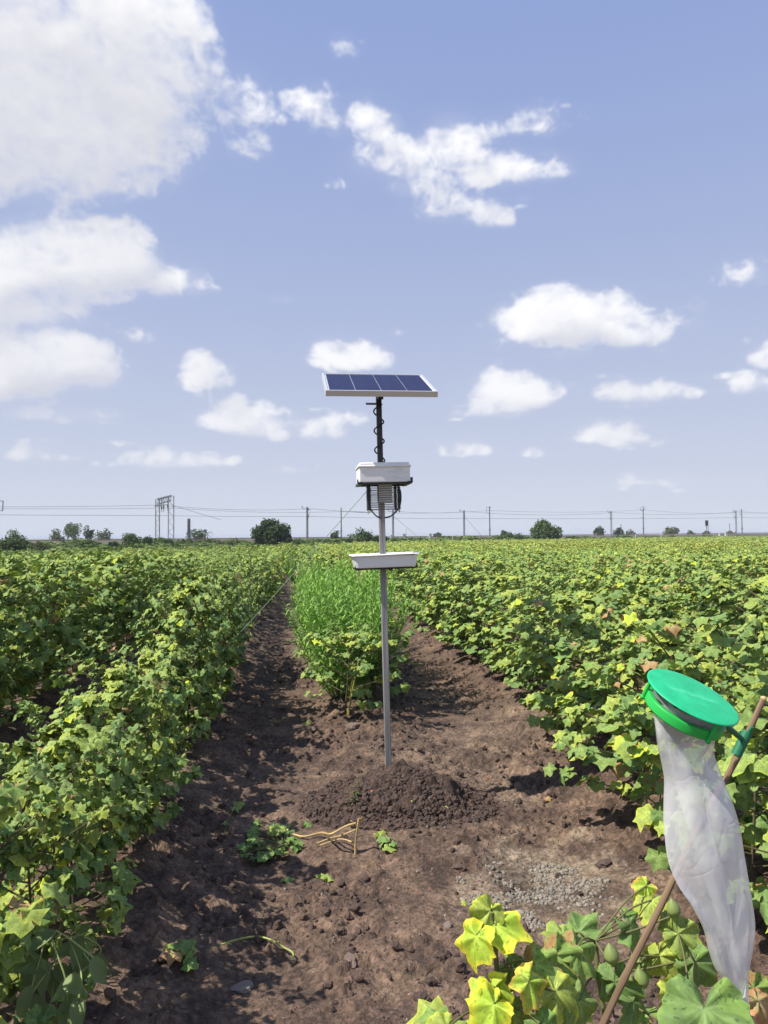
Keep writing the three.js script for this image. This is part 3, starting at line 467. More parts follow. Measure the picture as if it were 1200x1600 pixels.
  mesh('lamp_housing', mergeGeometries([new RoundedBoxGeometry(0.078, Y(757) - Y(783), 0.05, 2, 0.006).translate(0.012, (Y(757) + Y(783)) / 2, 0.005), new RoundedBoxGeometry(0.084, 0.01, 0.056, 2, 0.004).translate(0.012, Y(784), 0.005)]), new THREE.MeshPhysicalMaterial({ color: 0xe8e8e2, roughness: 0.35, transmission: 0.35, thickness: 0 }), gr);
  const loop = s => tube([V(s * 0.088, Y(765), 0.062), V(s * 0.094, Y(772), 0.06), V(s * 0.09, Y(788), 0.062), V(s * 0.075, Y(797), 0.06), V(s * 0.045, Y(806), 0.03), V(s * 0.014, Y(809), -0.02)], 0.0045, 30, 6);
  mesh('cable', loop(-1), black, gr); mesh('cable', loop(1), black, gr);
  // white tray under the grid
  const tr = new THREE.Group(); tr.name = 'catch_tray'; t.add(tr); tr.position.set(0.006, Y(886), 0.0); tr.rotation.z = rad(0.5);
  const ring = (w, d, r, y, n = 6) => { const p = []; for (const [sx, sz, a0] of [[1, 1, 0], [-1, 1, 90], [-1, -1, 180], [1, -1, 270]]) for (let k = 0; k <= n; k++) { const a = rad(a0 + 90 * k / n); p.push(V(sx * (w / 2 - r) + Math.cos(a) * r, y, sz * (d / 2 - r) + Math.sin(a) * r)); } return p; };
  const hh = 0.073, prof = [[0.300, 0.2, 0.03, 0.004], [0.325, 0.225, 0.03, 0], [0.338, 0.238, 0.03, 0.004], [0.358, 0.258, 0.03, hh - 0.01], [0.364, 0.262, 0.034, hh - 0.003], [0.384, 0.282, 0.04, hh], [0.386, 0.284, 0.04, hh - 0.004], [0.384, 0.282, 0.04, hh + 0.003], [0.362, 0.258, 0.034, hh + 0.003], [0.352, 0.25, 0.03, hh - 0.008], [0.332, 0.232, 0.03, 0.008], [0.300, 0.2, 0.03, 0.0075]].map(a => ring(...a));
  const pos = [], idx = [], n = prof[0].length; for (const p of prof) for (const v of p) pos.push(v.x, v.y, v.z);
  for (let k = 0; k < prof.length - 1; k++) for (let i = 0; i < n; i++) { const a = k * n + i, b = k * n + (i + 1) % n; idx.push(a, a + n, b, b, a + n, b + n); }
  for (let i = 1; i < n - 1; i++) { idx.push(0, i, i + 1); const o = (prof.length - 1) * n; idx.push(o, o + i + 1, o + i); }
  const tg = new THREE.BufferGeometry(); tg.setAttribute('position', new THREE.Float32BufferAttribute(pos, 3)); tg.setIndex(idx); tg.computeVertexNormals();
  mesh('basin', tg, new THREE.MeshPhysicalMaterial({ color: new THREE.Color().setRGB(0.88, 0.88, 0.9), roughness: 0.3, side: THREE.DoubleSide }), tr);
  mesh('bracket', mergeGeometries([box(0.345, 0.008, 0.016, 0, -0.006, 0.09), box(0.345, 0.008, 0.016, 0, -0.006, -0.09), box(0.016, 0.009, 0.2, 0.03, -0.0145, 0), box(0.008, 0.03, 0.012, -0.168, 0.006, 0.09), box(0.008, 0.03, 0.012, 0.17, 0.006, 0.09), box(0.008, 0.03, 0.012, 0.17, 0.006, -0.09)]), tubeBlack, tr);
  mesh('bolt', new THREE.CylinderGeometry(0.003, 0.003, 0.04, 6).translate(-0.155, -0.022, 0.095), steel, tr);
  // its guy string
  t.updateMatrixWorld(true);
  const a = t.localToWorld(V(-0.09, Y(768), 0.05)), b = V(-0.75, 0.45, -5.7), m = a.clone().lerp(b, 0.5).add(V(0, -0.012, 0));
  tag(mesh('guy_string', tube([a, m, b], 0.0021, 40, 5), mat(0.25, 0.36, 0.27, 0.6)), 'thin pale green string stretched from the wire grid down into the left cotton row', 'string');
}

// ---------------------------------------------------------------- the green funnel trap on its stick
const DT = 1.25;
{
  const bark = (() => { const n = tileNoise(10, 4, 8); return tex(128, 256, (u, v) => { const k = 0.75 + 0.5 * (n(u, v * 0.5) - 0.5); return [k * 0.60, k * 0.49, k * 0.38]; }); })(), wood = new THREE.MeshStandardMaterial({ map: bark, roughness: 0.9 });
  const P1 = at(1193, 1092, 1.36), P2 = at(944, 1602, 1.31), dir = P2.clone().sub(P1), base = P1.clone().addScaledVector(dir, (P1.y + 0.1) / -dir.y), ss = [P1.clone()];
  const R = rng(6); for (let k = 1; k < 11; k++) ss.push(P1.clone().lerp(base, k / 11).add(V((R() - .5) * 0.008, (R() - .5) * 0.008, (R() - .5) * 0.008))); ss.push(base);
  const curve = new THREE.CatmullRomCurve3(ss), sg = new THREE.TubeGeometry(curve, 90, 1, 10, false), p = sg.attributes.position;
  for (let i = 0; i < p.count; i++) { const k = Math.floor(i / 11), c = curve.getPointAt(k / 90), r = (0.0052 + 0.0022 * k / 90) * (1 + 0.16 * (noise2(k * 0.5, i % 11 * .4) - .5) + (k % 13 === 7 ? 0.22 : 0)), v = V().fromBufferAttribute(p, i).sub(c).multiplyScalar(r).add(c); p.setXYZ(i, v.x, v.y, v.z); }
  sg.computeVertexNormals(); const st = thing('wooden_stake', 'thin leaning brown stick that holds up the green lidded insect trap', 'stick', V(0, 0, 0)); mesh('shaft', sg, wood, st);
  mesh('cut_end', new THREE.SphereGeometry(0.0055, 8, 6).translate(P1.x, P1.y, P1.z), mat(0.5, 0.36, 0.2, 0.9), st);

  const t = thing('funnel_trap', 'green lidded pheromone trap with a long clear plastic sleeve on a stick', 'insect trap', at(1076, 1099, DT));
  const nrm = camX.clone().multiplyScalar(0.315).addScaledVector(camY, 0.885).addScaledVector(camZ, 0.29).normalize(), xx = camX.clone().addScaledVector(nrm, -camX.dot(nrm)).normalize(), zz = V().crossVectors(xx, nrm);
  t.quaternion.setFromRotationMatrix(new THREE.Matrix4().makeBasis(xx, nrm, zz)); t.updateMatrixWorld(true);
  const green = mat(0.014, 0.40, 0.15, 0.42), green2 = mat(0.02, 0.42, 0.07, 0.4);
  const scuff = (() => { const n = tileNoise(6, 5, 4), n2 = tileNoise(40, 2, 6); return tex(512, 512, (u, v) => { const d = Math.exp(-Math.pow((v - 0.52 - 0.06 * (n(u, v) - .5)) / 0.03, 2)) * sstep(.15, .3, u) * sstep(.85, .7, u) * (0.4 + .6 * n2(u, v)), dirt = n2(u, v) > 0.8 && n(u, v) > .52 ? 0.25 : 0, k = (n(v, u) - .5) * 0.12 + (n2(u, v) - .5) * 0.05; return [0.10 + d * 0.22 + k + dirt * .6, 0.70 + d * 0.08 + k - dirt * .3, 0.47 + d * 0.12 + k - dirt * .2]; }); })();
  const lr = 0.0765, lp = [[0, 0.0245], [0.02, 0.0245], [0.05, 0.0238], [lr - 0.003, 0.0222], [lr, 0.0208], [lr, 0.0192], [lr - 0.003, 0.0185], [0.04, 0.019], [0, 0.019]].map(a => new THREE.Vector2(...a)).reverse();
  const lid = new THREE.LatheGeometry(lp, 64), lu = lid.attributes.uv, lpos = lid.attributes.position; for (let i = 0; i < lu.count; i++) lu.setXY(i, lpos.getX(i) / (2 * lr) + 0.5, lpos.getZ(i) / (2 * lr) + 0.5);
  lid.translate(0, -0.006, 0); mesh('lid', lid, new THREE.MeshStandardMaterial({ map: scuff, roughness: 0.45 }), t);
  const rp = [[0.058, -0.024], [0.0645, -0.024], [0.0655, -0.022], [0.0655, -0.009], [0.0645, -0.007], [0.058, -0.007], [0.0575, -0.009], [0.0575, -0.022], [0.058, -0.024]].map(a => new THREE.Vector2(...a));
  mesh('ring', new THREE.LatheGeometry(rp, 64), green2, t);
  for (const a of [200, 75, -45]) { const x = Math.cos(rad(a)) * 0.0675, z = Math.sin(rad(a)) * 0.0675; mesh('peg', mergeGeometries([new THREE.CylinderGeometry(0.0036, 0.0036, 0.036, 10).translate(x, -0.005, z), new THREE.SphereGeometry(0.0044, 10, 8).translate(x, -0.0235, z)]), green2, t); }
  const fp = [[0.057, -0.012], [0.052, -0.016], [0.024, -0.045], [0.018, -0.052], [0.017, -0.068]].map(a => new THREE.Vector2(...a));
  mesh('funnel', new THREE.LatheGeometry(fp, 40), new THREE.MeshPhysicalMaterial({ color: new THREE.Color().setRGB(0.012, 0.10, 0.055), roughness: 0.45, side: THREE.DoubleSide }), t);
  // clear plastic turned up over the ring
  const film = new THREE.MeshPhysicalMaterial({ color: new THREE.Color().setRGB(0.9, 0.92, 0.95), roughness: 0.2, transmission: 0.84, thickness: 0, ior: 1.45, side: THREE.DoubleSide });
  const collar = new THREE.CylinderGeometry(0.059, 0.0572, 0.014, 48, 3, true).translate(0, -0.001, 0); { const q = collar.attributes.position; for (let i = 0; i < q.count; i++) { const a = Math.atan2(q.getZ(i), q.getX(i)), k = 1 + 0.025 * Math.sin(a * 9) * sstep(-.008, .01, q.getY(i)); q.setXYZ(i, q.getX(i) * k, q.getY(i) + 0.003 * Math.sin(a * 5), q.getZ(i) * k); } collar.computeVertexNormals(); }
  mesh('film_collar', collar, film, t);
  // arm and clamp that grip the stick
  const hold = t.worldToLocal(P1.clone().lerp(P2, 0.13)), e = V(0.062, -0.016, -0.018);
  const sd = t.worldToLocal(P2.clone()).sub(t.worldToLocal(P1.clone())).normalize();
  const arm = taper(e, hold, 0.006, 0.0055, 4), cl1 = taper(hold.clone().addScaledVector(sd, -0.017), hold.clone().addScaledVector(sd, 0.03), 0.0092, 0.0092, 10), fin = taper(hold.clone().add(V(0.002, 0.0, 0)).addScaledVector(sd, -0.014), hold.clone().add(V(0.0, 0.004, 0.006)).addScaledVector(sd, -0.026), 0.006, 0.003, 5);
  mesh('clamp', mergeGeometries([arm, cl1, fin]), mat(0.012, 0.15, 0.07, 0.45), t);
  // the sleeve: cross sections follow the limp bag
  const secs = [[1068, 1113, 47, .85, 17], [1067, 1135, 47, .7, 15], [1067, 1155, 45, .58, 10], [1070, 1172, 43, .48, 6], [1078, 1192, 44, .42, 4], [1088, 1220, 47, .36, 2], [1094, 1250, 53, .4, 0], [1098, 1290, 58, .44, 0], [1102, 1340, 58, .44, -4], [1110, 1375, 54, .4, -6], [1124, 1410, 46, .4, -6], [1138, 1450, 39, .42, -6], [1143, 1485, 34, .42, -4], [1147, 1515, 27, .44, -2], [1154, 1540, 17, .5, 0], [1161, 1570, 10, .6, 0], [1166, 1605, 6.5, .7, 0], [1172, 1660, 6, .7, 0], [1176, 1720, 9, .5, 0]];
  const cv = k => new THREE.CatmullRomCurve3(secs.map(s => k(s)), false, 'centripetal'), cA = cv(s => V(s[0], s[1], 0)), cB = cv(s => V(s[2], s[3] * 100, s[4])), NU = 72, NV = 150, pos = [], uv = [], idx = [];
  for (let j = 0; j <= NV; j++) {
    const u = j / NV, A = cA.getPoint(u), B = cB.getPoint(u), w = B.x / FPX * DT, d = w * B.y / 100, c = at(A.x, A.y, DT + 0.004 * Math.sin(u * 9)), tilt = rad(-B.z);
    const ax = camX.clone().multiplyScalar(Math.cos(tilt)).addScaledVector(camY, Math.sin(tilt)), az = camZ.clone().multiplyScalar(0.97).addScaledVector(camY, 0.22), tw = 2.4 * sstep(0.25, 1, u) + 0.8 * u;
    for (let i = 0; i <= NU; i++) {
      const a = i / NU * 2 * Math.PI, fr = sstep(0, 0.12, u), pleat = fr * (0.13 * Math.sin(3 * a + tw * 3 + 1.2 * Math.sin(u * 7)) + 0.09 * Math.pow(Math.abs(Math.sin(2.5 * a - u * 11)), 0.6) + 0.10 * (fbm2(a * 2.2 + 3, u * 11 + a, 3, 2) - 0.5) + 0.03 * Math.sin(a * 9 + u * 40)) * (Math.abs(Math.sin(a)) * 0.95 + 0.05), rr = 1 + pleat;
      const depthFold = fr * 0.012 * Math.sin(a * 2 + u * 14) * Math.abs(Math.cos(a)) * clamp(w / 0.05, 0, 1);
      const v = c.clone().addScaledVector(ax, Math.cos(a) * w * (1 + pleat * 0.1)).addScaledVector(az, Math.sin(a) * d * rr * 1.0 + depthFold);
      t.worldToLocal(v); pos.push(v.x, v.y, v.z); uv.push(i / NU, u);
    }
  }
  for (let j = 0; j < NV; j++) for (let i = 0; i < NU; i++) { const a = j * (NU + 1) + i, b = a + NU + 1; idx.push(a, b, a + 1, a + 1, b, b + 1); }
  const bg = new THREE.BufferGeometry(); bg.setAttribute('position', new THREE.Float32BufferAttribute(pos, 3)); bg.setAttribute('uv', new THREE.Float32BufferAttribute(uv, 2)); bg.setIndex(idx); bg.computeVertexNormals();
  const crease = (() => { const n = tileNoise(4, 3, 12), n2 = tileNoise(7, 3, 2); return tex(512, 1024, (u, v) => { const a = 1 - Math.abs(2 * n((u * 2 + v) % 1, v) - 1), b = 1 - Math.abs(2 * n2((u + 0.3 * Math.sin(v * 6.283) + 1) % 1, (v * 2) % 1) - 1), k = Math.pow(a, 8) * 0.6 + Math.pow(b, 9) * 0.4; return [k, k, k]; }, false); })();
  const sleeveMat = new THREE.MeshPhysicalMaterial({ color: new THREE.Color().setRGB(0.95, 0.955, 0.96), roughness: 0.3, transmission: 0.61, thickness: 0, ior: 1.5, clearcoat: 0.8, clearcoatRoughness: 0.1, bumpMap: crease, bumpScale: 0.0009, side: THREE.DoubleSide });
  mesh('plastic_sleeve', bg, sleeveMat, t);
  const flap = new THREE.CylinderGeometry(0.0605, 0.056, 0.05, 24, 4, true, rad(28), rad(52)); flap.translate(0, -0.047, 0); mesh('film_flap', flap, sleeveMat, t);
  // pleats: the slack film doubled over itself inside the sleeve
  const foldMat = sleeveMat.clone(); foldMat.bumpMap = null; 
  for (const path of [[[1052, 1168, 9], [1068, 1215, 15], [1086, 1270, 16], [1104, 1330, 15], [1122, 1395, 13], [1136, 1450, 9], [1146, 1510, 4]], [[1154, 1375, 3], [1158, 1420, 9], [1157, 1470, 12], [1156, 1520, 10], [1160, 1560, 5]]]) {
    const c = new THREE.CatmullRomCurve3(path.map(a => V(...a))), P = [], I = [], n = 40;
    for (let j = 0; j <= n; j++) { const q = c.getPoint(j / n); for (let i = 0; i <= 8; i++) { const e = i / 4 - 1, v = at(q.x + e * q.z, q.y - e * q.z * 0.35, DT - 0.004 + 0.007 * e * e * (e < 0 ? 1 : -0.6) + 0.003 * Math.sin(j * .4 + e * 2)); t.worldToLocal(v); P.push(v.x, v.y, v.z); } }
    for (let j = 0; j < n; j++) for (let i = 0; i < 8; i++) { const a = j * 9 + i; I.push(a, a + 9, a + 1, a + 1, a + 9, a + 10); }
    const fg = new THREE.BufferGeometry(); fg.setAttribute('position', new THREE.Float32BufferAttribute(P, 3)); fg.setIndex(I); fg.computeVertexNormals(); mesh('sleeve_fold', fg, foldMat, t);
  }
}

// ---------------------------------------------------------------- the cotton plants right in front
const BIG = {}; const bigLeaf = (kind, shape) => BIG[kind * 4 + shape] ??= leafGeo(kind, shape, -1, kind + 3);
function handPlant(label, base, stemPts, list, bolls, rest) {
  const o = thing('cotton_plant', label, 'cotton plant', base), L = v => v.clone().sub(base), pts = [base.clone().add(V(0, -0.05, 0)), ...stemPts].map(L), curve = new THREE.CatmullRomCurve3(pts), parts = [new THREE.TubeGeometry(curve, 30, 0.0048, 7)], sample = curve.getSpacedPoints(40);
  const nearest = p => sample.reduce((b, s) => (s.y < p.y - 0.01 || s === sample[0]) && s.distanceTo(p) < b.distanceTo(p) ? s : b, sample[0]);
  for (const [px, py, depth, size, tx, ty, tz, up, kind, shape] of list) {
    const p = L(at(px, py + (px < 865 ? 14 : 4), depth)), tip = camX.clone().multiplyScalar(tx).addScaledVector(camY, -ty).addScaledVector(camZ, tz), n = V(-0.2, up, 0).addScaledVector(camZ, 0.55).addScaledVector(camX, 0.7 * Math.sin(px * 3.7 + py));
    const m = mesh('leaf', bigLeaf(kind, shape), bareLeafMat, o); m.position.copy(p); m.quaternion.copy(frame(tip, n)); m.scale.setScalar(size * (size > 0.1 ? 1 : px < 865 ? 0.72 : 0.8));
    const s = nearest(p), mid = s.clone().lerp(p, 0.6).add(V(0, 0.012, 0)); parts.push(tube([s, mid, p], 0.0018, 10, 5));
  }
  for (const [px, py, depth, s] of bolls) { const p = L(at(px, py, depth)), m = mesh('boll', bollGeo, bollMat, o); m.position.copy(p); m.scale.setScalar(s); m.rotation.z = 0.2; const q = nearest(p); parts.push(tube([q, q.clone().lerp(p, .5).add(V(0, -0.01, 0)), p.clone().add(V(0, -s * .8, 0))], 0.002, 8, 5)); }
  for (const l of rest) { const m = mesh('leaf', LEAF[l.kind * 4 + l.shape], bareLeafMat, o); m.position.copy(l.p); m.quaternion.copy(l.q); m.scale.setScalar(l.s * 1.1); }
  mesh('stem', mergeGeometries(parts), twigMat, o);
}
{
  const g = (x, z) => V(x, ground(x, z), z), low = (s, n, h, w) => cottonPlan(s, n, h, w, 0.25).leaves;
  const a = at(790, 1620, 1.34), A = g(a.x, a.z);
  handPlant('yellow green cotton plant with drooping leaves in the bottom middle before the gravel', A, [at(795, 1900, 1.34), at(786, 1640, 1.34), at(775, 1500, 1.34), at(768, 1425, 1.34)], [
    [766, 1408, 1.34, 0.075, -0.5, 0.55, 0.3, 0.75, 3, 1], [775, 1432, 1.33, 0.098, 1, 0.05, 0.25, 0.9, 5, 0], [744, 1448, 1.31, 0.090, -0.42, 0.9, 0.35, 0.55, 5, 1], [772, 1450, 1.36, 0.062, 0.35, 0.8, 0.3, 0.6, 3, 2], [785, 1440, 1.4, 0.06, 0.75, 0.5, 0.1, 0.9, 3, 0],
    [772, 1530, 1.28, 0.078, 0.35, 0.75, 0.4, 0.8, 5, 0], [826, 1520, 1.27, 0.085, 0.75, 0.85, 0.3, 0.7, 6, 1], [772, 1555, 1.25, 0.088, -0.8, 0.5, 0.45, 0.9, 5, 0], [698, 1592, 1.25, 0.07, -0.8, 0.3, 0.4, 1, 3, 0], [800, 1500, 1.36, 0.07, 0.5, 0.4, 0.2, 1, 1, 2], [836, 1492, 1.33, 0.085, 0.9, 0.3, 0.3, 1, 4, 0], [868, 1545, 1.3, 0.085, 0.7, 0.6, 0.3, 0.8, 3, 1], [758, 1600, 1.24, 0.08, 0.1, 0.7, 0.5, 1, 3, 1], [848, 1590, 1.25, 0.085, 0.5, 0.6, 0.4, 0.9, 1, 1], [800, 1570, 1.3, 0.08, .4, .7, .3, .8, 0, 1]],
    [[752, 1446, 1.36, 0.011]], low(4, 14, 0.5, 0.35));
  const b = at(960, 1620, 1.4), B = g(b.x, b.z);
  handPlant('green cotton plant with pale round bolls beside the foot of the leaning stick', B, [at(965, 1900, 1.4), at(955, 1640, 1.4), at(940, 1560, 1.42), at(930, 1470, 1.44)], [
    [868, 1488, 1.36, 0.088, 0.72, 0.55, 0.35, 1, 4, 0], [900, 1478, 1.38, 0.092, 0.8, 0.5, 0.3, 0.9, 4, 1], [905, 1452, 1.5, 0.07, 0.4, -0.3, -0.2, 1, 1, 0], [880, 1455, 1.5, 0.06, -0.8, -0.2, 0.2, 1, 2, 0], [985, 1440, 1.46, 0.085, 0.5, 0.8, 0.25, 0.7, 1, 1], [1018, 1402, 1.5, 0.07, -0.35, 0.3, 0.4, 0.9, 3, 0], [1040, 1425, 1.5, 0.065, 0.6, 0.8, 0.2, 0.7, 2, 1], [960, 1530, 1.36, 0.09, 0.3, 0.9, 0.3, 0.6, 1, 1], [1030, 1490, 1.45, 0.075, 0.2, 0.7, 0.4, 0.8, 3, 1], [905, 1560, 1.32, 0.095, 0.3, 0.8, 0.3, 0.8, 0, 1], [990, 1560, 1.34, 0.085, 0.4, 0.7, 0.3, 0.8, 1, 2], [1000, 1500, 1.48, 0.06, -.2, .8, .2, .7, 0, 2], [1010, 1380, 1.52, .05, -.6, .5, .3, .8, 6, 1]],
    [[955, 1492, 1.36, 0.0165], [1001, 1530, 1.36, 0.0165], [1052, 1420, 1.45, 0.016], [1068, 1492, 1.44, 0.013], [1050, 1592, 1.28, 0.0165]], low(7, 18, 0.55, 0.4));
  const c = at(1110, 1640, 1.3), C = g(c.x, c.z);
  handPlant('cotton plant with one broad dark green leaf under the tip of the plastic sleeve', C, [at(1112, 1900, 1.3), at(1100, 1700, 1.3), at(1085, 1600, 1.3), at(1080, 1560, 1.3)], [
    [1100, 1572, 1.17, 0.12, -0.15, 0.55, 0.55, 1.15, 1, 0], [1060, 1455, 1.44, 0.075, 0.8, 0.5, 0.3, 0.9, 2, 0], [1085, 1500, 1.42, 0.085, 0.5, 0.6, 0.3, 0.9, 1, 1], [1178, 1540, 1.4, 0.07, 0.7, 0.6, 0.3, 0.8, 4, 1], [1060, 1540, 1.35, 0.07, -0.3, 0.7, 0.3, 0.9, 3, 1], [1185, 1560, 1.3, 0.06, .4, .6, .3, .9, 7, 1]],
    [], low(9, 28, 0.55, 0.45));
  // grown-over corner at the lower left: a climbing weed in the cotton
  const vine = thing('climbing_weed', 'pale climbing weed with narrow leaves in the bottom left corner', 'weed', g(-0.62, -1.8)), R = rng(31), vs = [];
  for (let k = 0; k < 7; k++) { const p0 = at(20 + R() * 90, 1620, 1.95 + R() * .2), p1 = at(30 + R() * 100, 1540, 1.9 + R() * .2), p2 = at(10 + R() * 170, 1430 + R() * 70, 1.95 + R() * .2), p3 = at(p2.x + 40 + R() * 140, 1400 + R() * 140, 2.0); const c = new THREE.CatmullRomCurve3([p0, p1, p2, p3].map(p => p.sub(vine.position))); vs.push(new THREE.TubeGeometry(c, 24, 0.0022, 5)); for (let q = 0; q < 4; q++) { const p = c.getPoint(0.15 + 0.8 * R()), m = mesh('leaf', vineLeaf(), shootLeafMat(), vine); m.position.copy(p); m.quaternion.copy(frame(V(R() - .5, -0.9 + R() * 1.1, R() * .4 + .1), V(-.3, .8, .8))); m.scale.set(0.05, 0.05, 0.055 + 0.03 * R()); } }
  mesh('stem', mergeGeometries(vs), mat(0.3, 0.36, 0.12, 0.7), vine);
}
function vineLeaf() { if (vineLeaf.g) return vineLeaf.g; const sh = [], n = 9; const pos = [], idx = []; for (let i = 0; i <= n; i++) { const t = i / n, w = 0.42 * Math.pow(Math.sin(Math.PI * Math.pow(t, 0.75)), 0.9) + 0.001; pos.push(-w, 0.3 * w + 0.05 * Math.sin(t * 7), t * 1.3, 0, -0.12 * t * t, t * 1.3, w, 0.3 * w - 0.03 * Math.sin(t * 5), t * 1.3); } for (let i = 0; i < n; i++) { const a = i * 3; idx.push(a, a + 3, a + 1, a + 1, a + 3, a + 4, a + 1, a + 4, a + 2, a + 2, a + 4, a + 5); } const g = new THREE.BufferGeometry(); g.setAttribute('position', new THREE.Float32BufferAttribute(pos, 3)); g.setAttribute('uv', new THREE.Float32BufferAttribute(new Array(pos.length / 3 * 2).fill(0), 2)); g.setIndex(idx); g.computeVertexNormals(); return vineLeaf.g = g; }
function shootLeafMat() { return shootLeafMat.m ??= new THREE.MeshPhysicalMaterial({ color: new THREE.Color().setRGB(0.2, 0.27, 0.085), roughness: 0.6, transmission: 0.34, thickness: 0, side: THREE.DoubleSide }); }

// ---------------------------------------------------------------- litter on the soil
{
  const R = rng(41), dry = new THREE.MeshStandardMaterial({ map: (() => { const n = tileNoise(8, 4, 23); return tex(128, 128, (u, v) => { const k = 0.55 + 0.6 * n(u, v); return [0.86 * k, 0.74 * k, 0.5 * k]; }); })(), roughness: 0.8 }), onG = (px, py, lift = 0.01) => { let d = 3; for (let k = 0; k < 30; k++) { const p = at(px, py, d), e = p.y - Math.max(ground(p.x, p.z), ground(p.x, p.z) + moundH(p.x, p.z)); d += e * 1.4; } return at(px, py, d).add(V(0, lift, 0)); };
  const stalk = thing('dry_cotton_stalk', 'broken straw coloured stalk stuck in the soil in front of the mound', 'stalk', onG(555, 1335, 0)), L = (px, py, l, dz = 0) => onG(px, py, l).add(V(0, 0, dz)).sub(stalk.position), up = (px, py) => at(px, py, stalk.position.clone().sub(camera.position).dot(camZ) * -1).sub(stalk.position);
  mesh('stub', mergeGeometries([tube([V(0, -0.03, 0), up(556, 1310), up(561, 1278)], 0.005, 10, 7), taper(up(559, 1292), up(548, 1282), 0.004, 0.003), taper(up(560, 1284), up(566, 1276), 0.003, 0.002)]), dry, stalk);
  mesh('branch', tube([up(556, 1286), up(540, 1291), up(520, 1302), L(500, 1308, .02), L(476, 1312, .015), L(455, 1309, .02)], 0.0048, 30, 6), dry, stalk);
  mesh('branch', tube([up(556, 1296), up(535, 1305), L(515, 1315, .015), L(495, 1323, .015)], 0.0038, 20, 6), dry, stalk);
  mesh('branch', tube([up(552, 1316), L(530, 1318, .02), L(500, 1326, .015)], 0.0032, 20, 6), dry, stalk);
  const litterLeaf = (parent, p, s, kind, shape, n) => { const m = mesh('leaf', LEAF[kind * 4 + shape], bareLeafMat, parent); m.position.copy(p); const a = R() * 6.28; m.quaternion.copy(frame(V(Math.cos(a), -0.1, Math.sin(a)), n ?? V((R() - .5) * .7, 1, (R() - .5) * .7))); m.scale.setScalar(s); return m; };
  function pulled(label, spots, base) { const b = onG(...base, 0), o = thing('pulled_cotton_plant', label, 'plant', b); const g = []; for (const [px, py, s, k] of spots) { const p = onG(px, py, 0.02 + R() * 0.025).sub(b); litterLeaf(o, p, s, k, Math.floor(R() * 3)); g.push(tube([V(0, 0.01, 0), p.clone().multiplyScalar(0.5).add(V(0, 0.015, 0)), p], 0.002, 8, 4)); } mesh('stem', mergeGeometries(g), twigMat, o); }
  pulled('wilting pulled up cotton plant lying in the shade left of the dry stalk', Array.from({ length: 34 }, (_, k) => [425 + (R() - .5) * 90, 1322 + (R() - .5) * 62, 0.035 + 0.025 * R(), [1, 0, 1, 2][k % 4]]), [445, 1325]);
  pulled('small green sprig with limp leaf on the soil right of the dry stalk', [[600, 1322, .05, 1], [606, 1330, .05, 2], [596, 1312, .03, 3], [615, 1326, .03, 1], [588, 1310, .025, 2]], [606, 1307]);
  pulled('pale wilted leaves fallen in the shade at the lower left of the path', [[285, 1492, .06, 1], [300, 1500, .05, 4], [272, 1502, .05, 7], [300, 1520, .045, 1], [265, 1490, .03, 2]], [290, 1500]);
  pulled('few torn leaves at the foot of the left row beside the path', [[372, 1266, .045, 2], [366, 1270, .04, 0], [352, 1300, .03, 1], [350, 1310, .035, 7]], [360, 1280]);
  const weed = thing('weed_sprig', 'feathery green weed lying on the left flank of the soil mound', 'weed', onG(566, 1240, 0)), pile = new Pile(), M = new THREE.Matrix4(); for (let k = 0; k < 70; k++) { const q = R(), p = onG(lerp(576, 548, q) + (R() - .5) * 8, lerp(1212, 1262, q), 0.01 + R() * .03).sub(weed.position); M.compose(p, frame(V(R() - .7, R() * .5, R() * .8), V(0, 1, 0)), V(0.05, 0.03, 0.03 + .02 * R())); const v = .8 + .5 * R(); pile.add(bladeGeo, M, [0.17 * v, 0.24 * v, 0.07 * v]); } tag(mesh('foliage', pile.build(), bladeMat, weed), null, null, null, 'stuff'); mesh('stem', tube([onG(577, 1210, .02), onG(566, 1232, .02), onG(556, 1252, .02), onG(546, 1268, .01)].map(p => p.sub(weed.position)), 0.002, 16, 5), twigMat, weed);
  const twig = thing('green_twig', 'thin curved yellow green twig on the soil at the lower left', 'twig', onG(400, 1476, 0)); mesh('stem', tube([[345, 1485], [370, 1477], [400, 1472], [425, 1478], [445, 1490], [457, 1497], [458, 1510]].map(([x, y]) => onG(x, y, 0.02).sub(twig.position)), 0.0034, 40, 6), mat(0.34, 0.38, 0.10, 0.7), twig); for (const [x, y] of [[372, 1476], [385, 1478], [362, 1482], [428, 1480]]) { const p = onG(x, y, .015).sub(twig.position); mesh('side_shoot', tube([p, p.clone().add(V((R() - .5) * .05, .02, .03))], 0.0018, 4, 4), mat(0.34, 0.38, 0.10, 0.7), twig); }
  const stone = mesh('stone', clodGeo(7, 2), mat(0.15, 0.105, 0.085, 0.9)); stone.position.copy(onG(547, 1503, 0.008)); stone.scale.set(0.017, 0.017, 0.043); stone.rotation.y = 0.1; tag(stone, 'long narrow brown stone in the trodden soil at the bottom', 'stone');
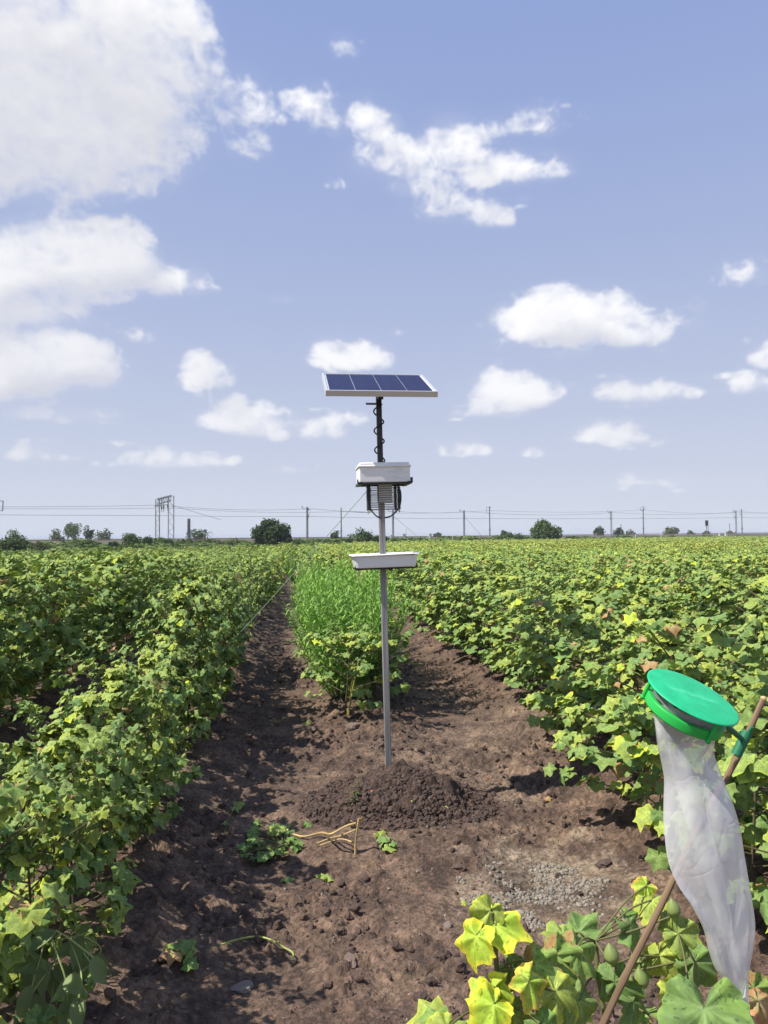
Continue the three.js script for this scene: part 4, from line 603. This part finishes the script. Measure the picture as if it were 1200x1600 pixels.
  for (const [px, py, s, l, c] of [[700, 1447, .02, 'squat grey brown stone right of the long narrow stone', [.17, .13, .11]], [718, 1358, .03, 'rounded lump of dark soil beside the gravel patch', [.1, .066, .052]], [552, 1137, .05, 'big flat grey clod lying under the yellowish cotton plant before the clump', [.16, .12, .10]], [516, 1190, .035, 'dark clod at the left foot of the ridge behind the mound', [.09, .06, .05]], [600, 1165, .04, 'large crumbling clod on the ridge left of the pole', [.1, .068, .054]], [490, 1140, .03, 'brown clod on the path edge below a fallen yellow leaf', [.12, .08, .066]], [380, 1545, .035, 'flat stone half sunk in the shaded soil at the lower left', [.19, .16, .14]], [945, 1352, .035, 'dark clod with a crack beside it right of the dusty patch', [.08, .055, .045]], [660, 1005, .05, 'brown clod lying on the bank of the right furrow', [.12, .08, .066]], [765, 1215, .014, 'small reddish pebble in the right furrow behind the mound', [.3, .16, .1]]]) { const m = mesh(l.includes('ston') || l.includes('pebble') ? 'stone' : 'clod', clodGeo(px, 2, .7), mat(...c, 0.95)); m.position.copy(onG(px, py, s * 0.15)); m.scale.set(s, l.startsWith('flat') ? s * .35 : s * .85, s); m.rotation.y = px; tag(m, l, l.includes('ston') || l.includes('pebble') ? 'stone' : 'clod'); }
  const leafLitter = [[478, 1131, .05, 2, 'pale green leaf lying alone on the path left of the ridge'], [545, 1138, .03, 7, 'dry leaf on the ridge below the yellowish cotton plant'], [512, 1374, .045, 2, 'yellow green leaf on the soil under the dry stalk'], [450, 1378, .04, 0, 'green leaf on the shadow edge below the pulled plant'], [480, 1291, .04, 1, 'small green leaf at the shadow edge above the dry stalk'], [640, 1254, .03, 3, 'yellow leaf scrap on the front of the soil mound'], [696, 1263, .03, 2, 'pale leaf scrap on the right of the soil mound'], [615, 1208, .03, 2, 'green leaf scrap right at the foot of the pole'], [500, 1372, .03, 2, 'narrow pale leaf beside the yellow green fallen leaf'], [724, 1415, .02, 3, 'tiny yellow leaf in front of the gravel patch'], [855, 1250, .03, 7, 'dry pale leaf in the shadow of the tray']];
  for (const [px, py, s, k, l] of leafLitter) { const m = mesh('fallen_leaf', LEAF[k * 4 + 1], bareLeafMat); m.position.copy(onG(px, py, 0.012)); m.rotation.set(0.2, px, 0.2); m.scale.setScalar(s); tag(m, l, 'leaf'); }
  const scrap = mesh('litter_scrap', new RoundedBoxGeometry(0.022, 0.012, 0.012, 2, 0.004), mat(0.55, 0.14, 0.05, 0.6)); scrap.position.copy(onG(582, 1240, 0.012)); scrap.rotation.set(.3, .7, -.5); tag(scrap, 'small orange scrap stuck in the front of the soil mound', 'litter');
}

// ---------------------------------------------------------------- trees and bushes along the railway
const crownMat = new THREE.MeshPhysicalMaterial({ vertexColors: true, roughness: 0.85, specularIntensity: 0.12, transmission: 0.2, thickness: 0, side: THREE.DoubleSide }), barkMat = mat(0.11, 0.085, 0.06, 0.9);
const clumpLeaf = (() => { const g = new THREE.BufferGeometry(); g.setAttribute('position', new THREE.Float32BufferAttribute([0, 0, -0.5, -0.42, 0.08, 0, 0.42, 0.1, 0.05, 0, -0.06, 0.6, 0, 0.12, 0.05], 3)); g.setIndex([0, 1, 4, 1, 3, 4, 3, 2, 4, 2, 0, 4]); g.computeVertexNormals(); return g; })();
function tree(name, label, cat, p, w, h, tone, seed, leaf = 0.22, trunk = 0.12, n = 1500, open = 0) {
  const r = rng(seed), o = thing(name, label, cat, p), pile = new Pile(), M = new THREE.Matrix4(), lobes = [], limbs = [];
  for (let k = 0; k < 16; k++) { const a = r() * 6.28, q = Math.sqrt(r()) * 0.34 * w, y = h * (trunk + 0.24 + (0.95 - trunk - 0.34) * r() * (1 - 0.5 * Math.pow(q / (0.36 * w), 2))), c = V(Math.cos(a) * q, y, Math.sin(a) * q); lobes.push([c, Math.min(w * 0.17 + r() * w * 0.09, h * 0.26)]); limbs.push(taper(V(0, h * trunk * 0.7, 0), c, w * 0.012 + 0.01, 0.008, 5)); }
  for (let k = 0; k < n; k++) {
    const [c, R0] = lobes[Math.floor(r() * lobes.length)], d = V(r() - .5, r() - .42, r() - .5).normalize(), q = R0 * Math.pow(r(), 0.33) * (0.85 + 0.35 * r()) * (1 + open * r()), pp = c.clone().addScaledVector(d, q); if (pp.y < 0.05) pp.y = 0.05 + r() * 0.3;
    const s = leaf * (0.6 + 0.8 * r()), v = 0.7 + 0.6 * r(); M.compose(pp, frame(V(r() - .5, r() - .6, r() - .5), d.clone().add(V((r() - .5), (r() - .2), (r() - .5)))), V(s, s, s)); pile.add(clumpLeaf, M, tone.map(c => c * v));
  }
  mesh('trunk', mergeGeometries([taper(V(0, -0.2, 0), V(0, h * (trunk + 0.25), 0), w * 0.03 + 0.02, w * 0.018 + 0.01, 7), ...limbs]), barkMat, o);
  mesh('crown', pile.build(), crownMat, o);
}
const DARK = [0.045, 0.075, 0.022], MIDG = [0.075, 0.12, 0.035], PALE = [0.12, 0.16, 0.06], OLIVE = [0.105, 0.125, 0.05];
const horizon = px => 838 + (600 - px) * Math.tan(rad(0.38));
function plantAt(px, depth) { const p = at(px, horizon(px), depth); p.y = 0; return p; }
[
  ['tree', 'round dense dark green tree at the far end of the bare path', 'tree', 425, 84, 66, 49, DARK, 0.26, 0.02, 5200, 0.0], ['tree', 'round green tree with a pale right side beyond the right field', 'tree', 852, 112, 50, 42, MIDG, 0.3, 0.06, 3800, 0.1],
  ['bush', 'dark round bush at the left edge of the picture', 'bush', 18, 62, 62, 42, MIDG, 0.16, 0.02, 2200], ['bush', 'low dark bush right of the round bush at the left edge', 'bush', 62, 66, 34, 22, OLIVE, 0.14, 0.02, 800],
  ['tree', 'pale feathery small tree behind the railway bank at the left', 'tree', 118, 150, 32, 32, PALE, 0.3, 0.2, 700, 0.5], ['tree', 'dark small tree touching the pale feathery tree behind the bank', 'tree', 138, 152, 18, 24, DARK, 0.3, 0.15, 500], ['tree', 'spiky dark tree on the left of the pale feathery tree', 'tree', 106, 156, 14, 30, MIDG, 0.3, 0.3, 300, .5], ['bush', 'grey green bush behind the bank left of the feathery tree', 'bush', 90, 148, 24, 18, OLIVE, 0.3, 0.05, 500, .3], ['bush', 'wide flat grey green bush behind the bank right of the feathery tree', 'bush', 162, 150, 30, 19, OLIVE, 0.3, 0.05, 600, .3], ['bush', 'small bush on the bank left of the steel gantry', 'bush', 207, 120, 14, 26, MIDG, 0.25, 0.1, 400, .3],
  ['bush', 'dark scrubby bush on the verge below the bank at the left', 'bush', 137, 78, 30, 22, MIDG, 0.16, 0.02, 800, .3], ['bush', 'dark bush on the verge left of the gantry foot', 'bush', 177, 82, 18, 20, DARK, 0.16, 0.02, 600], ['bush', 'broad bush on the verge straight below the small bank bush', 'bush', 203, 86, 34, 30, MIDG, 0.18, 0.02, 1000, .2], ['bush', 'very dark bush on the verge before the gantry', 'bush', 232, 84, 24, 27, DARK, 0.16, 0.02, 900, .2], ['bush', 'dense green bush at the foot of the gantry', 'bush', 258, 90, 32, 22, MIDG, 0.18, 0.02, 900, .2], ['bush', 'low green bush right of the gantry foot', 'bush', 288, 92, 36, 18, MIDG, 0.18, 0.02, 900, .2],
  ['bush', 'flat topped acacia bush behind the bank right of the gantry', 'bush', 310, 152, 36, 20, MIDG, 0.3, 0.1, 700, .5], ['bush', 'low bush on the verge left of the round dark tree', 'bush', 365, 100, 40, 16, PALE, 0.2, 0.02, 800, .2], ['bush', 'small pale bush on the verge between gantry and dark tree', 'bush', 330, 98, 36, 16, OLIVE, 0.2, 0.02, 800, .2],
  ['bush', 'low dark scrub just right of the round dark tree', 'bush', 468, 92, 34, 16, MIDG, 0.2, 0.02, 800, .2], ['tree', 'small round tree left of the plain mast', 'tree', 522, 150, 18, 15, DARK, 0.3, 0.1, 500], ['bush', 'large green acacia bush left of the grey pole', 'bush', 566, 100, 52, 28, MIDG, 0.22, 0.02, 2000, .4], ['bush', 'dark bush directly behind the grey pole', 'bush', 592, 96, 34, 22, DARK, 0.2, 0.02, 900, .2], ['bush', 'low dark bush left of the large acacia bush', 'bush', 544, 94, 26, 16, DARK, 0.2, 0.02, 700, .2], ['bush', 'low scrub between dark tree and acacia bush', 'bush', 505, 96, 44, 14, MIDG, 0.2, 0.02, 800, .2],
  ['bush', 'low spreading bush right of the white posts', 'bush', 648, 100, 40, 14, MIDG, 0.2, 0.02, 800, .3], ['bush', 'small dark thorn bush below the bank right of the pole', 'bush', 656, 104, 15, 16, DARK, 0.2, 0.05, 400, .3], ['tree', 'dark small tree behind the bank by the white marker', 'tree', 684, 190, 18, 10, DARK, 0.4, 0.1, 400], ['bush', 'low green bush between the white marker and the spreading acacia', 'bush', 712, 104, 44, 12, MIDG, 0.2, 0.02, 800, .2],
  ['bush', 'low spreading acacia left of the pale sided tree', 'bush', 798, 108, 60, 20, MIDG, 0.22, 0.02, 1400, .4], ['bush', 'flat green bush right of the pale sided tree', 'bush', 896, 118, 40, 15, MIDG, 0.22, 0.02, 800, .3], ['tree', 'small dark tree far left of the right hand masts', 'tree', 936, 230, 17, 17, DARK, 0.5, 0.15, 500, .3], ['tree', 'round dark tree beside the far right mast pair', 'tree', 966, 232, 18, 15, DARK, 0.5, 0.1, 500], ['bush', 'pale flat bush right of the round dark far tree', 'bush', 985, 230, 18, 9, OLIVE, 0.5, 0.05, 300], ['bush', 'wide grey green bush behind the bank at the right', 'bush', 1048, 236, 32, 13, OLIVE, 0.5, 0.05, 700, .2], ['bush', 'small dark bush left of the railway signal', 'bush', 1079, 240, 15, 8, DARK, 0.5, 0.05, 300], ['bush', 'small feathery bush at the foot of the railway signal', 'bush', 1104, 240, 13, 8, PALE, 0.5, 0.05, 300, .3], ['bush', 'bush behind the bank at the far right masts', 'bush', 1142, 244, 20, 8, OLIVE, 0.5, 0.05, 300], ['tree', 'tiny dark treetop left of the spreading acacia', 'tree', 788, 210, 12, 11, DARK, 0.5, 0.1, 300],
].forEach(([name, label, cat, px, depth, w, h, tone, leaf, trunk, n, open], i) => { const k = depth / FPX, p = plantAt(px, depth); const drop = EYE / k, top = h; tree(name, label, cat, p, w * k, Math.max(h * k, 0.4) + (depth > 130 ? 1.2 : 0), tone, 500 + i * 13, leaf, trunk, n, open ?? 0); });

// long grass of the verge and its weeds
{
  const R = rng(51), pile = new Pile(), M = new THREE.Matrix4(); for (let k = 0; k < 26; k++) { const a = R() * 6.28, d = R() * .5, s = 0.5 + .4 * R(), v = .8 + .5 * R(); M.compose(V(Math.cos(a) * d, 0, Math.sin(a) * d), frame(V((R() - .5) * 1.2, 0.9, (R() - .5) * 1.2), V(Math.cos(a), .2, Math.sin(a))), V(s, s, s)); pile.add(bladeGeo, M, [0.20 * v, 0.25 * v, 0.085 * v]); }
  const g = pile.build(), spots = []; for (let k = 0; k < 14000; k++) { const px = -80 + R() * 1360, x0 = (px - 465) / FPX, p = plantAt(px, 44 + R() * 150), e = fieldEnd(p.x); if (-p.z < e + 0.5 || -p.z > e + 70) continue; const s = 0.55 * (0.6 + R() * .7) * (0.6 + fbm2(p.x * .08, p.z * .08, 2, 7)); spots.push([V(p.x, ground(p.x, p.z) - .03, p.z), [s * 1.6, s, s * 1.6], R() * 6, 0, R()]); }
  const o = thing('verge_grass'); tag(o, 'rough pale green grass between the cotton and the railway bank', null, null, 'stuff'); scatter('grass', o, g, bladeMat, spots, (c, t) => c.setRGB(.8 + t * .5, .8 + t * .35, .8 + t * .3));
}

{
  const R = rng(61), pile = new Pile(), M = new THREE.Matrix4(); for (let k = 0; k < 420; k++) { const d = V(R() - .5, R() * .9 - .1, R() - .5).normalize(), q = 0.5 + .5 * Math.sqrt(R()), s = 0.17 + .16 * R(), v = .7 + .6 * R(); M.compose(V(d.x * q, Math.max(.03, d.y * q), d.z * q), frame(V(R() - .5, R() - .5, R() - .5), d), V(s, s, s)); pile.add(clumpLeaf, M, [0.095 * v, 0.145 * v, 0.04 * v]); }
  const g = pile.build(), spots = []; for (let k = 0; k < 2600; k++) { const px = -60 + R() * 1320, depth = 40 + R() * 175, p = plantAt(px, depth), e = fieldEnd(p.x), far = 118 + 0.083 * px + (px < 200 ? 0 : 0); if (-p.z < e + 2 || depth > far - 8) continue; if (fbm2(p.x * .05 + 3, p.z * .07, 3, 9) + R() * .25 < 0.5) continue; const h = (0.4 + 1.0 * R() * R()) * (depth > 100 ? 1.15 : .85); spots.push([V(p.x, ground(p.x, p.z) - .05, p.z), [h * (1 + R()), h, h * (1 + R())], R() * 6, 0, R()]); }
  const o = thing('verge_scrub'); tag(o, 'low green scrub growing together on the verge below the railway bank', null, null, 'stuff'); scatter('scrub', o, g, crownMat, spots, (c, t) => c.setRGB(.7 + t * .8, .75 + t * .6, .7 + t * .7));
}
// ---------------------------------------------------------------- the railway: bank, masts, wires
{
  const fwd = V(-camZ.x, 0, -camZ.z).normalize(), rgt = V(-fwd.z, 0, fwd.x), Pd = (t, off = 0) => V(0, 0, 0).addScaledVector(rgt, -63 + 177 * t + off * 0.49).addScaledVector(fwd, 125 + 100 * t + off * 0.87), tOf = px => { const k = (px - 600) / FPX; return (125 * k + 63) / (177 - 100 * k); };
  const bankH = t => 1.0 + 0.62 * clamp(t, 0, 1.1);
  const pos = [], idx = [], col = [], uv = [], prof = [[-6.5, 0], [-3.4, 0.62], [-3.0, 0.66], [-2.1, 1], [2.1, 1], [3.4, .62], [6.5, 0]], N = 160;
  for (let j = 0; j <= N; j++) { const t = -1.2 + 4.2 * j / N; for (let i = 0; i < prof.length; i++) { const [o, h] = prof[i], p = Pd(t, o), b = (fbm2(t * 60, i, 2) - .5) * 0.16 * (h > 0 ? 1 : 0); pos.push(p.x, h * bankH(t) + b + (h ? 0 : -0.3), p.z); uv.push(t * 200, o); const dirt = i < 2 || i > 5; const m = fbm2(t * 90, i * 3.1, 3); col.push(...(i === 0 || i === 6 ? [0.13, 0.17, 0.06] : dirt ? [0.10 + .04 * m, 0.125 + .03 * m, 0.05] : [0.085 + .05 * m, 0.07 + .04 * m, 0.062 + .03 * m])); } }
  for (let j = 0; j < N; j++) for (let i = 0; i < prof.length - 1; i++) { const a = j * prof.length + i, b = a + prof.length; idx.push(a, a + 1, b, a + 1, b + 1, b); }
  const g = new THREE.BufferGeometry(); g.setAttribute('position', new THREE.Float32BufferAttribute(pos, 3)); g.setAttribute('color', new THREE.Float32BufferAttribute(col, 3)); g.setAttribute('uv', new THREE.Float32BufferAttribute(uv, 2)); g.setIndex(idx); g.computeVertexNormals();
  tag(mesh('railway_embankment', g, new THREE.MeshStandardMaterial({ vertexColors: true, roughness: 0.95, side: THREE.DoubleSide })), 'low dark ballast bank of the railway along the horizon', null, null, 'structure');
  for (const o of [-0.84, 0.84]) { const r = []; for (let j = 0; j <= 40; j++) { const t = -1.2 + 4.2 * j / 40, p = Pd(t, o); r.push(V(p.x, bankH(t) + 0.16, p.z)); } tag(mesh('rail', tube(r, 0.07, 80, 4), mat(0.12, 0.08, 0.06, 0.6)), o < 0 ? 'nearer steel rail on top of the railway bank' : 'farther steel rail on top of the railway bank', 'rail'); }
  const metal = mat(0.20, 0.20, 0.215, 0.6, { metalness: 0.3 }), ceramic = mat(0.16, 0.10, 0.08, 0.4), pale = mat(0.55, 0.55, 0.54, 0.8);
  const stand = (px, off) => { let t = tOf(px); for (let k = 0; k < 6; k++) { const p = Pd(t, off), q = p.clone().sub(camera.position), s = 600 + q.dot(rgt) / q.dot(fwd) * FPX; t += (px - s) * 0.0006; } const p = Pd(t, off); p.y = bankH(t) * (Math.abs(off) < 3.2 ? 1 : 0.6); return [p, t]; };
  const along = rgt.clone().multiplyScalar(177).addScaledVector(fwd, 100).normalize(), across = V(-along.z, 0, along.x);
  const pxH = (p, px) => p.clone().sub(camera.position).dot(fwd) / FPX * px;
  const wireEnds = { high: [], low: [], back: [] };
  // cantilever masts on the near side
  for (const [px, topPx, arm, label] of [[480, 53, 1, 'mast with stepped cross arms just right of the round dark tree'], [614, 47, 1, 'mast hidden behind the white box and grey pole'], [725, 45, 1, 'mast with a bracket arm midway between the pole and the pale sided tree'], [955, 41, 1, 'mast with a bracket arm right of the pale sided tree'], [1150, 40, 1, 'shorter mast of the pair at the far right']]) {
    const [p, t] = stand(px, -3.3), o = thing('catenary_mast', 'grey railway ' + label, 'mast', p), H = pxH(p, topPx), X = s => along.clone().multiplyScalar(s), Y = y => V(0, y, 0);
    mesh('mast', mergeGeometries([-1, 1].flatMap(a => [-1, 1].map(b => taper(X(a * .13).add(Y(-.6)).addScaledVector(across, b * .13), X(a * .11).add(Y(H)).addScaledVector(across, b * .11), 0.05, 0.05, 4))).concat(Array.from({ length: 12 }, (_, k) => taper(X(k % 2 ? -.13 : .13).add(Y(H * k / 12)), X(k % 2 ? .13 : -.13).add(Y(H * (k + 1) / 12)), 0.035, 0.035, 4)))), metal, o);
    const c = s => across.clone().multiplyScalar(-s);
    mesh('bracket_arm', mergeGeometries([taper(Y(H * .93), X(1.9).add(c(2.6)).add(Y(H * .93)), 0.05, 0.04, 5), taper(Y(H * .93), X(-1.1).add(Y(H * .96)), 0.05, 0.04, 5), taper(Y(H * .66), X(1.9).add(c(2.6)).add(Y(H * .9)), 0.045, 0.035, 5), taper(Y(H * .68), X(1.5).add(c(2.4)).add(Y(H * .7)), 0.04, 0.03, 5)]), metal, o);
    for (const q of [X(.7).add(c(.9)).add(Y(H * .93)), X(.6).add(c(.8)).add(Y(H * .73)), X(-1.1).add(Y(H * .99))]) mesh('insulator', mergeGeometries([0, 1, 2].map(k => new THREE.CylinderGeometry(0.11, 0.13, 0.09, 8).translate(q.x, q.y + k * .13 - .1, q.z))), ceramic, o);
    wireEnds.high.push([p.clone().add(Y(H * .95)).add(X(1.0)), t]); wireEnds.low.push([p.clone().add(Y(H * .72)).add(X(1.0)), t]);
    if (px === 614 || px === 725) { const gy = mesh('guy_wire', taper(Y(H * .8), X(px === 614 ? 7.6 : 6).add(Y(-.5)), 0.035, 0.035, 4), metal, o); }
  }
  for (const [px, topPx, label] of [[533, 51, 'plain mast with a single long arm left of the grey pole'], [765, 50, 'plain mast with short top arms right of the grey pole'], [1005, 48, 'mast with a forked top in the right half'], [1159, 41, 'taller mast of the pair at the far right']]) {
    const [p, t] = stand(px, 3.6), o = thing('catenary_mast', 'grey railway ' + label, 'mast', p), H = pxH(p, topPx), X = s => along.clone().multiplyScalar(s), Y = y => V(0, y, 0);
    mesh('mast', mergeGeometries([taper(Y(-.6), Y(H), 0.17, 0.12, 6), box(.34, .34, .34, 0, H * .28, 0)]), metal, o);
    mesh('cross_arm', px === 533 ? taper(Y(H * .9), X(6.5).add(Y(H * .86)), 0.05, 0.04, 4) : px === 1005 ? mergeGeometries([taper(Y(H * .84), X(-1.1).add(Y(H * .88)), 0.06, 0.05, 4), taper(Y(H * .84), X(1.0).add(Y(H * .97)), 0.06, 0.05, 4), taper(X(-1).add(Y(H * .86)), X(-1.05).add(Y(H * .98)), 0.05, 0.05, 4), taper(Y(H * .62), X(-1.2).add(Y(H * .62)), .05, .05, 4)]) : mergeGeometries([taper(X(-.9).add(Y(H * .985)), X(.5).add(Y(H * .985)), 0.06, 0.06, 4), taper(Y(H * .8), X(-1.0).add(Y(H * .8)), 0.06, 0.06, 4), taper(X(-.9).add(Y(H * .8)), X(-.8).add(Y(H * .97)), 0.04, 0.04, 4)]), metal, o);
    wireEnds.back.push([p.clone().add(Y(H * .88)), t]);
  }
  { // steel gantry of two legs and a beam
    const [p, t] = stand(246, -3.8), [q] = stand(267, 4.6), o = thing('railway_gantry', 'tall steel gantry of two lattice legs joined by a top beam', 'gantry', p), H = pxH(p, 68), Hq = q.y - p.y + pxH(q, 73), b = q.clone().sub(p); b.y = 0;
    const leg = (c, h, w) => mergeGeometries([taper(c.clone().addScaledVector(along, -w).setY(-.7), c.clone().addScaledVector(along, -w).setY(h), .12, .1, 5), taper(c.clone().addScaledVector(along, w).setY(-.7), c.clone().addScaledVector(along, w).setY(h), .12, .1, 5), ...Array.from({ length: 9 }, (_, k) => taper(c.clone().addScaledVector(along, k % 2 ? w : -w).setY(h * k / 9), c.clone().addScaledVector(along, k % 2 ? -w : w).setY(h * (k + 1) / 9), .04, .04, 4))]);
    const m2 = mat(0.36, 0.36, 0.38, 0.6, { metalness: .2 });
    mesh('leg', leg(V(0, 0, 0), H, .34), m2, o); mesh('leg', leg(b, Hq, .5), m2, o);
    const e0 = V(0, H, 0), e1 = b.clone().setY(Hq); mesh('beam', mergeGeometries([taper(e0, e1, .2, .2, 5), taper(e0.clone().setY(H - .9), e1.clone().setY(Hq - .9), .14, .14, 5), ...Array.from({ length: 10 }, (_, k) => taper(e0.clone().lerp(e1, k / 10).add(V(0, k % 2 ? -.9 : 0, 0)), e0.clone().lerp(e1, (k + 1) / 10).add(V(0, k % 2 ? 0 : -.9, 0)), .06, .06, 4))]), m2, o);
    for (const k of [.3, .45, .75]) { const c = e0.clone().lerp(e1, k); mesh('drop_arm', mergeGeometries([taper(c, c.clone().add(V(0, -2.6, 0)), .07, .06, 5), taper(c.clone().add(V(0, -1.5, 0)), c.clone().add(V(0, -1.5, 0)).addScaledVector(along, -1.4), .05, .05, 4)]), metal, o); mesh('insulator', new THREE.CylinderGeometry(.13, .13, .5, 8).translate(c.x, c.y - 1.8, c.z), ceramic, o); }
    for (const c of [V(0, 0, 0), b]) mesh('footing', box(1.3, 1.4, 1.3, c.x, -.35, c.z), pale, o);
    const guyBase = p.clone().addScaledVector(along, 13); mesh('guy_wire', taper(V(0, H * .9, 0).add(b.clone().multiplyScalar(.9)), b.clone().addScaledVector(along, 9.5).setY(4.2), .035, .035, 4), metal, o);
    wireEnds.high.unshift([p.clone().add(V(0, H * .86, 0)), t]); wireEnds.low.unshift([p.clone().add(V(0, H * .62, 0)), t]); wireEnds.back.unshift([q.clone().add(V(0, H * .82, 0)), t]);
    const [s] = stand(295, -1), so = thing('lattice_post', 'short dark lattice post right of the steel gantry', 'post', s), sh = pxH(s, 33); mesh('mast', mergeGeometries([box(.5, sh, .3, 0, sh / 2, 0)]), mat(.14, .14, .15, .8), so); mesh('footing', box(1.4, .5, 1.0, -.6, -.1, 0), pale, so); mesh('brace', mergeGeometries([0, 1, 2, 3].map(k => box(.62, .12, .4, 0, sh * (.2 + .22 * k), 0))), metal, so);
    const [s2] = stand(-1, -3.3), lo = thing('catenary_mast', 'bracket of a railway mast cut off by the left edge', 'mast', s2), lh = pxH(s2, 68); mesh('mast', taper(V(0, -.6, 0).addScaledVector(along, -1), V(0, lh, 0).addScaledVector(along, -1), .18, .14, 6), metal, lo); mesh('bracket_arm', mergeGeometries([taper(V(0, lh - .1, 0).addScaledVector(along, -1), V(0, lh, 0).addScaledVector(along, .5), .06, .06, 4), taper(V(0, lh - 1.6, 0).addScaledVector(along, -1), V(0, lh - 1.6, 0).addScaledVector(along, .5), .06, .06, 4), taper(V(0, lh, 0).addScaledVector(along, .5), V(0, lh - 1.6, 0).addScaledVector(along, .45), .09, .09, 4)]), metal, lo);
  }
  // overhead lines, sagging between their supports
  const wm = mat(0.16, 0.16, 0.18, 0.6);
  const line = (pts, sag, r, label) => { const ext = [pts[0].clone().addScaledVector(along, -70), ...pts, pts[pts.length - 1].clone().addScaledVector(along, 120)], g = []; for (let i = 0; i < ext.length - 1; i++) { const a = ext[i], b = ext[i + 1], s = sag * Math.min(1, a.distanceTo(b) / 40); g.push(tube(Array.from({ length: 9 }, (_, k) => a.clone().lerp(b, k / 8).add(V(0, -s * 4 * k / 8 * (1 - k / 8), 0))), r, 16, 4)); } tag(mesh('overhead_wire', mergeGeometries(g), wm), label, 'overhead wire'); };
  line(wireEnds.high.map(a => a[0]), 0.7, 0.028, 'upper wire of the railway overhead line sagging between the near masts'); line(wireEnds.low.map(a => a[0]), 0.1, 0.03, 'lower level contact wire of the railway overhead line'); line(wireEnds.back.map(a => a[0]), 0.5, 0.026, 'rear wire of the railway overhead line on the plain masts');
  // marker posts, boxes and a signal on the bank
  for (const [px, h, w, label] of [[612, 10, 5, 'left one of two white concrete posts right of the grey pole'], [631.5, 11, 4.5, 'right one of two white concrete posts right of the grey pole'], [672, 11, 5, 'white concrete marker standing alone below the small dark tree'], [1125, 6, 5, 'smaller left white cabinet on the bank near the far right masts'], [1134, 8, 4, 'taller right white cabinet on the bank near the far right masts']]) { const [p] = stand(px, -4.2); p.y -= .35; const o = thing(px > 1000 ? 'trackside_cabinet' : 'marker_post', label, px > 1000 ? 'cabinet' : 'post', p), H = pxH(p, h), W = pxH(p, w); mesh('body', new RoundedBoxGeometry(W * .8, H, W * .7, 2, .04).translate(0, H / 2, 0), pale, o); mesh('cap', new RoundedBoxGeometry(W, H * .12, W * .9, 2, .03).translate(0, H, 0), pale, o); }
  for (const [px, h, label] of [[970, 20, 'thin short pole beside the mast right of the pale sided tree'], [1139.5, 19, 'thin short pole left of the far right mast pair'], [634, 17, 'thin white pole above the white posts']]) { const [p] = stand(px, 4), o = thing('short_pole', label, 'pole', p), H = pxH(p, h); mesh('shaft', taper(V(0, -.6, 0), V(0, H, 0), .1, .08, 6), px === 634 ? pale : metal, o); mesh('cap', new THREE.SphereGeometry(.13, 8, 6).translate(0, H, 0), px === 634 ? pale : metal, o); }
  { const [p] = stand(1104, 3), o = thing('railway_signal', 'dark railway signal head on a thin post at the right', 'signal', p), H = pxH(p, 20); mesh('post', taper(V(0, -.6, 0), V(0, H, 0), .12, .1, 6), metal, o); mesh('signal_head', new RoundedBoxGeometry(.75, 1.5, .5, 2, .1).translate(0, H - .5, 0), mat(.03, .03, .035, .7), o); mesh('ladder', mergeGeometries([box(.06, H * .7, .06, .5, H * .35, 0), box(.9, .08, .6, 0, H - 1.4, 0)]), metal, o); }
  for (const [px, label] of [[612 + 381, 'thin white stake at the right field edge'], [1033, 'second thin white stake at the right field edge'], [707, 'thin white stake at the field edge right of the pole']]) { const p = plantAt(px, 96), o = thing('white_stake', label, 'stake', p); mesh('shaft', taper(V(0, 0, 0), V(0, 1.5, 0), .045, .04, 6), pale, o); mesh('tip', new THREE.SphereGeometry(.06, 6, 5).translate(0, 1.5, 0), pale, o); }
}

renderer.render(scene, camera);
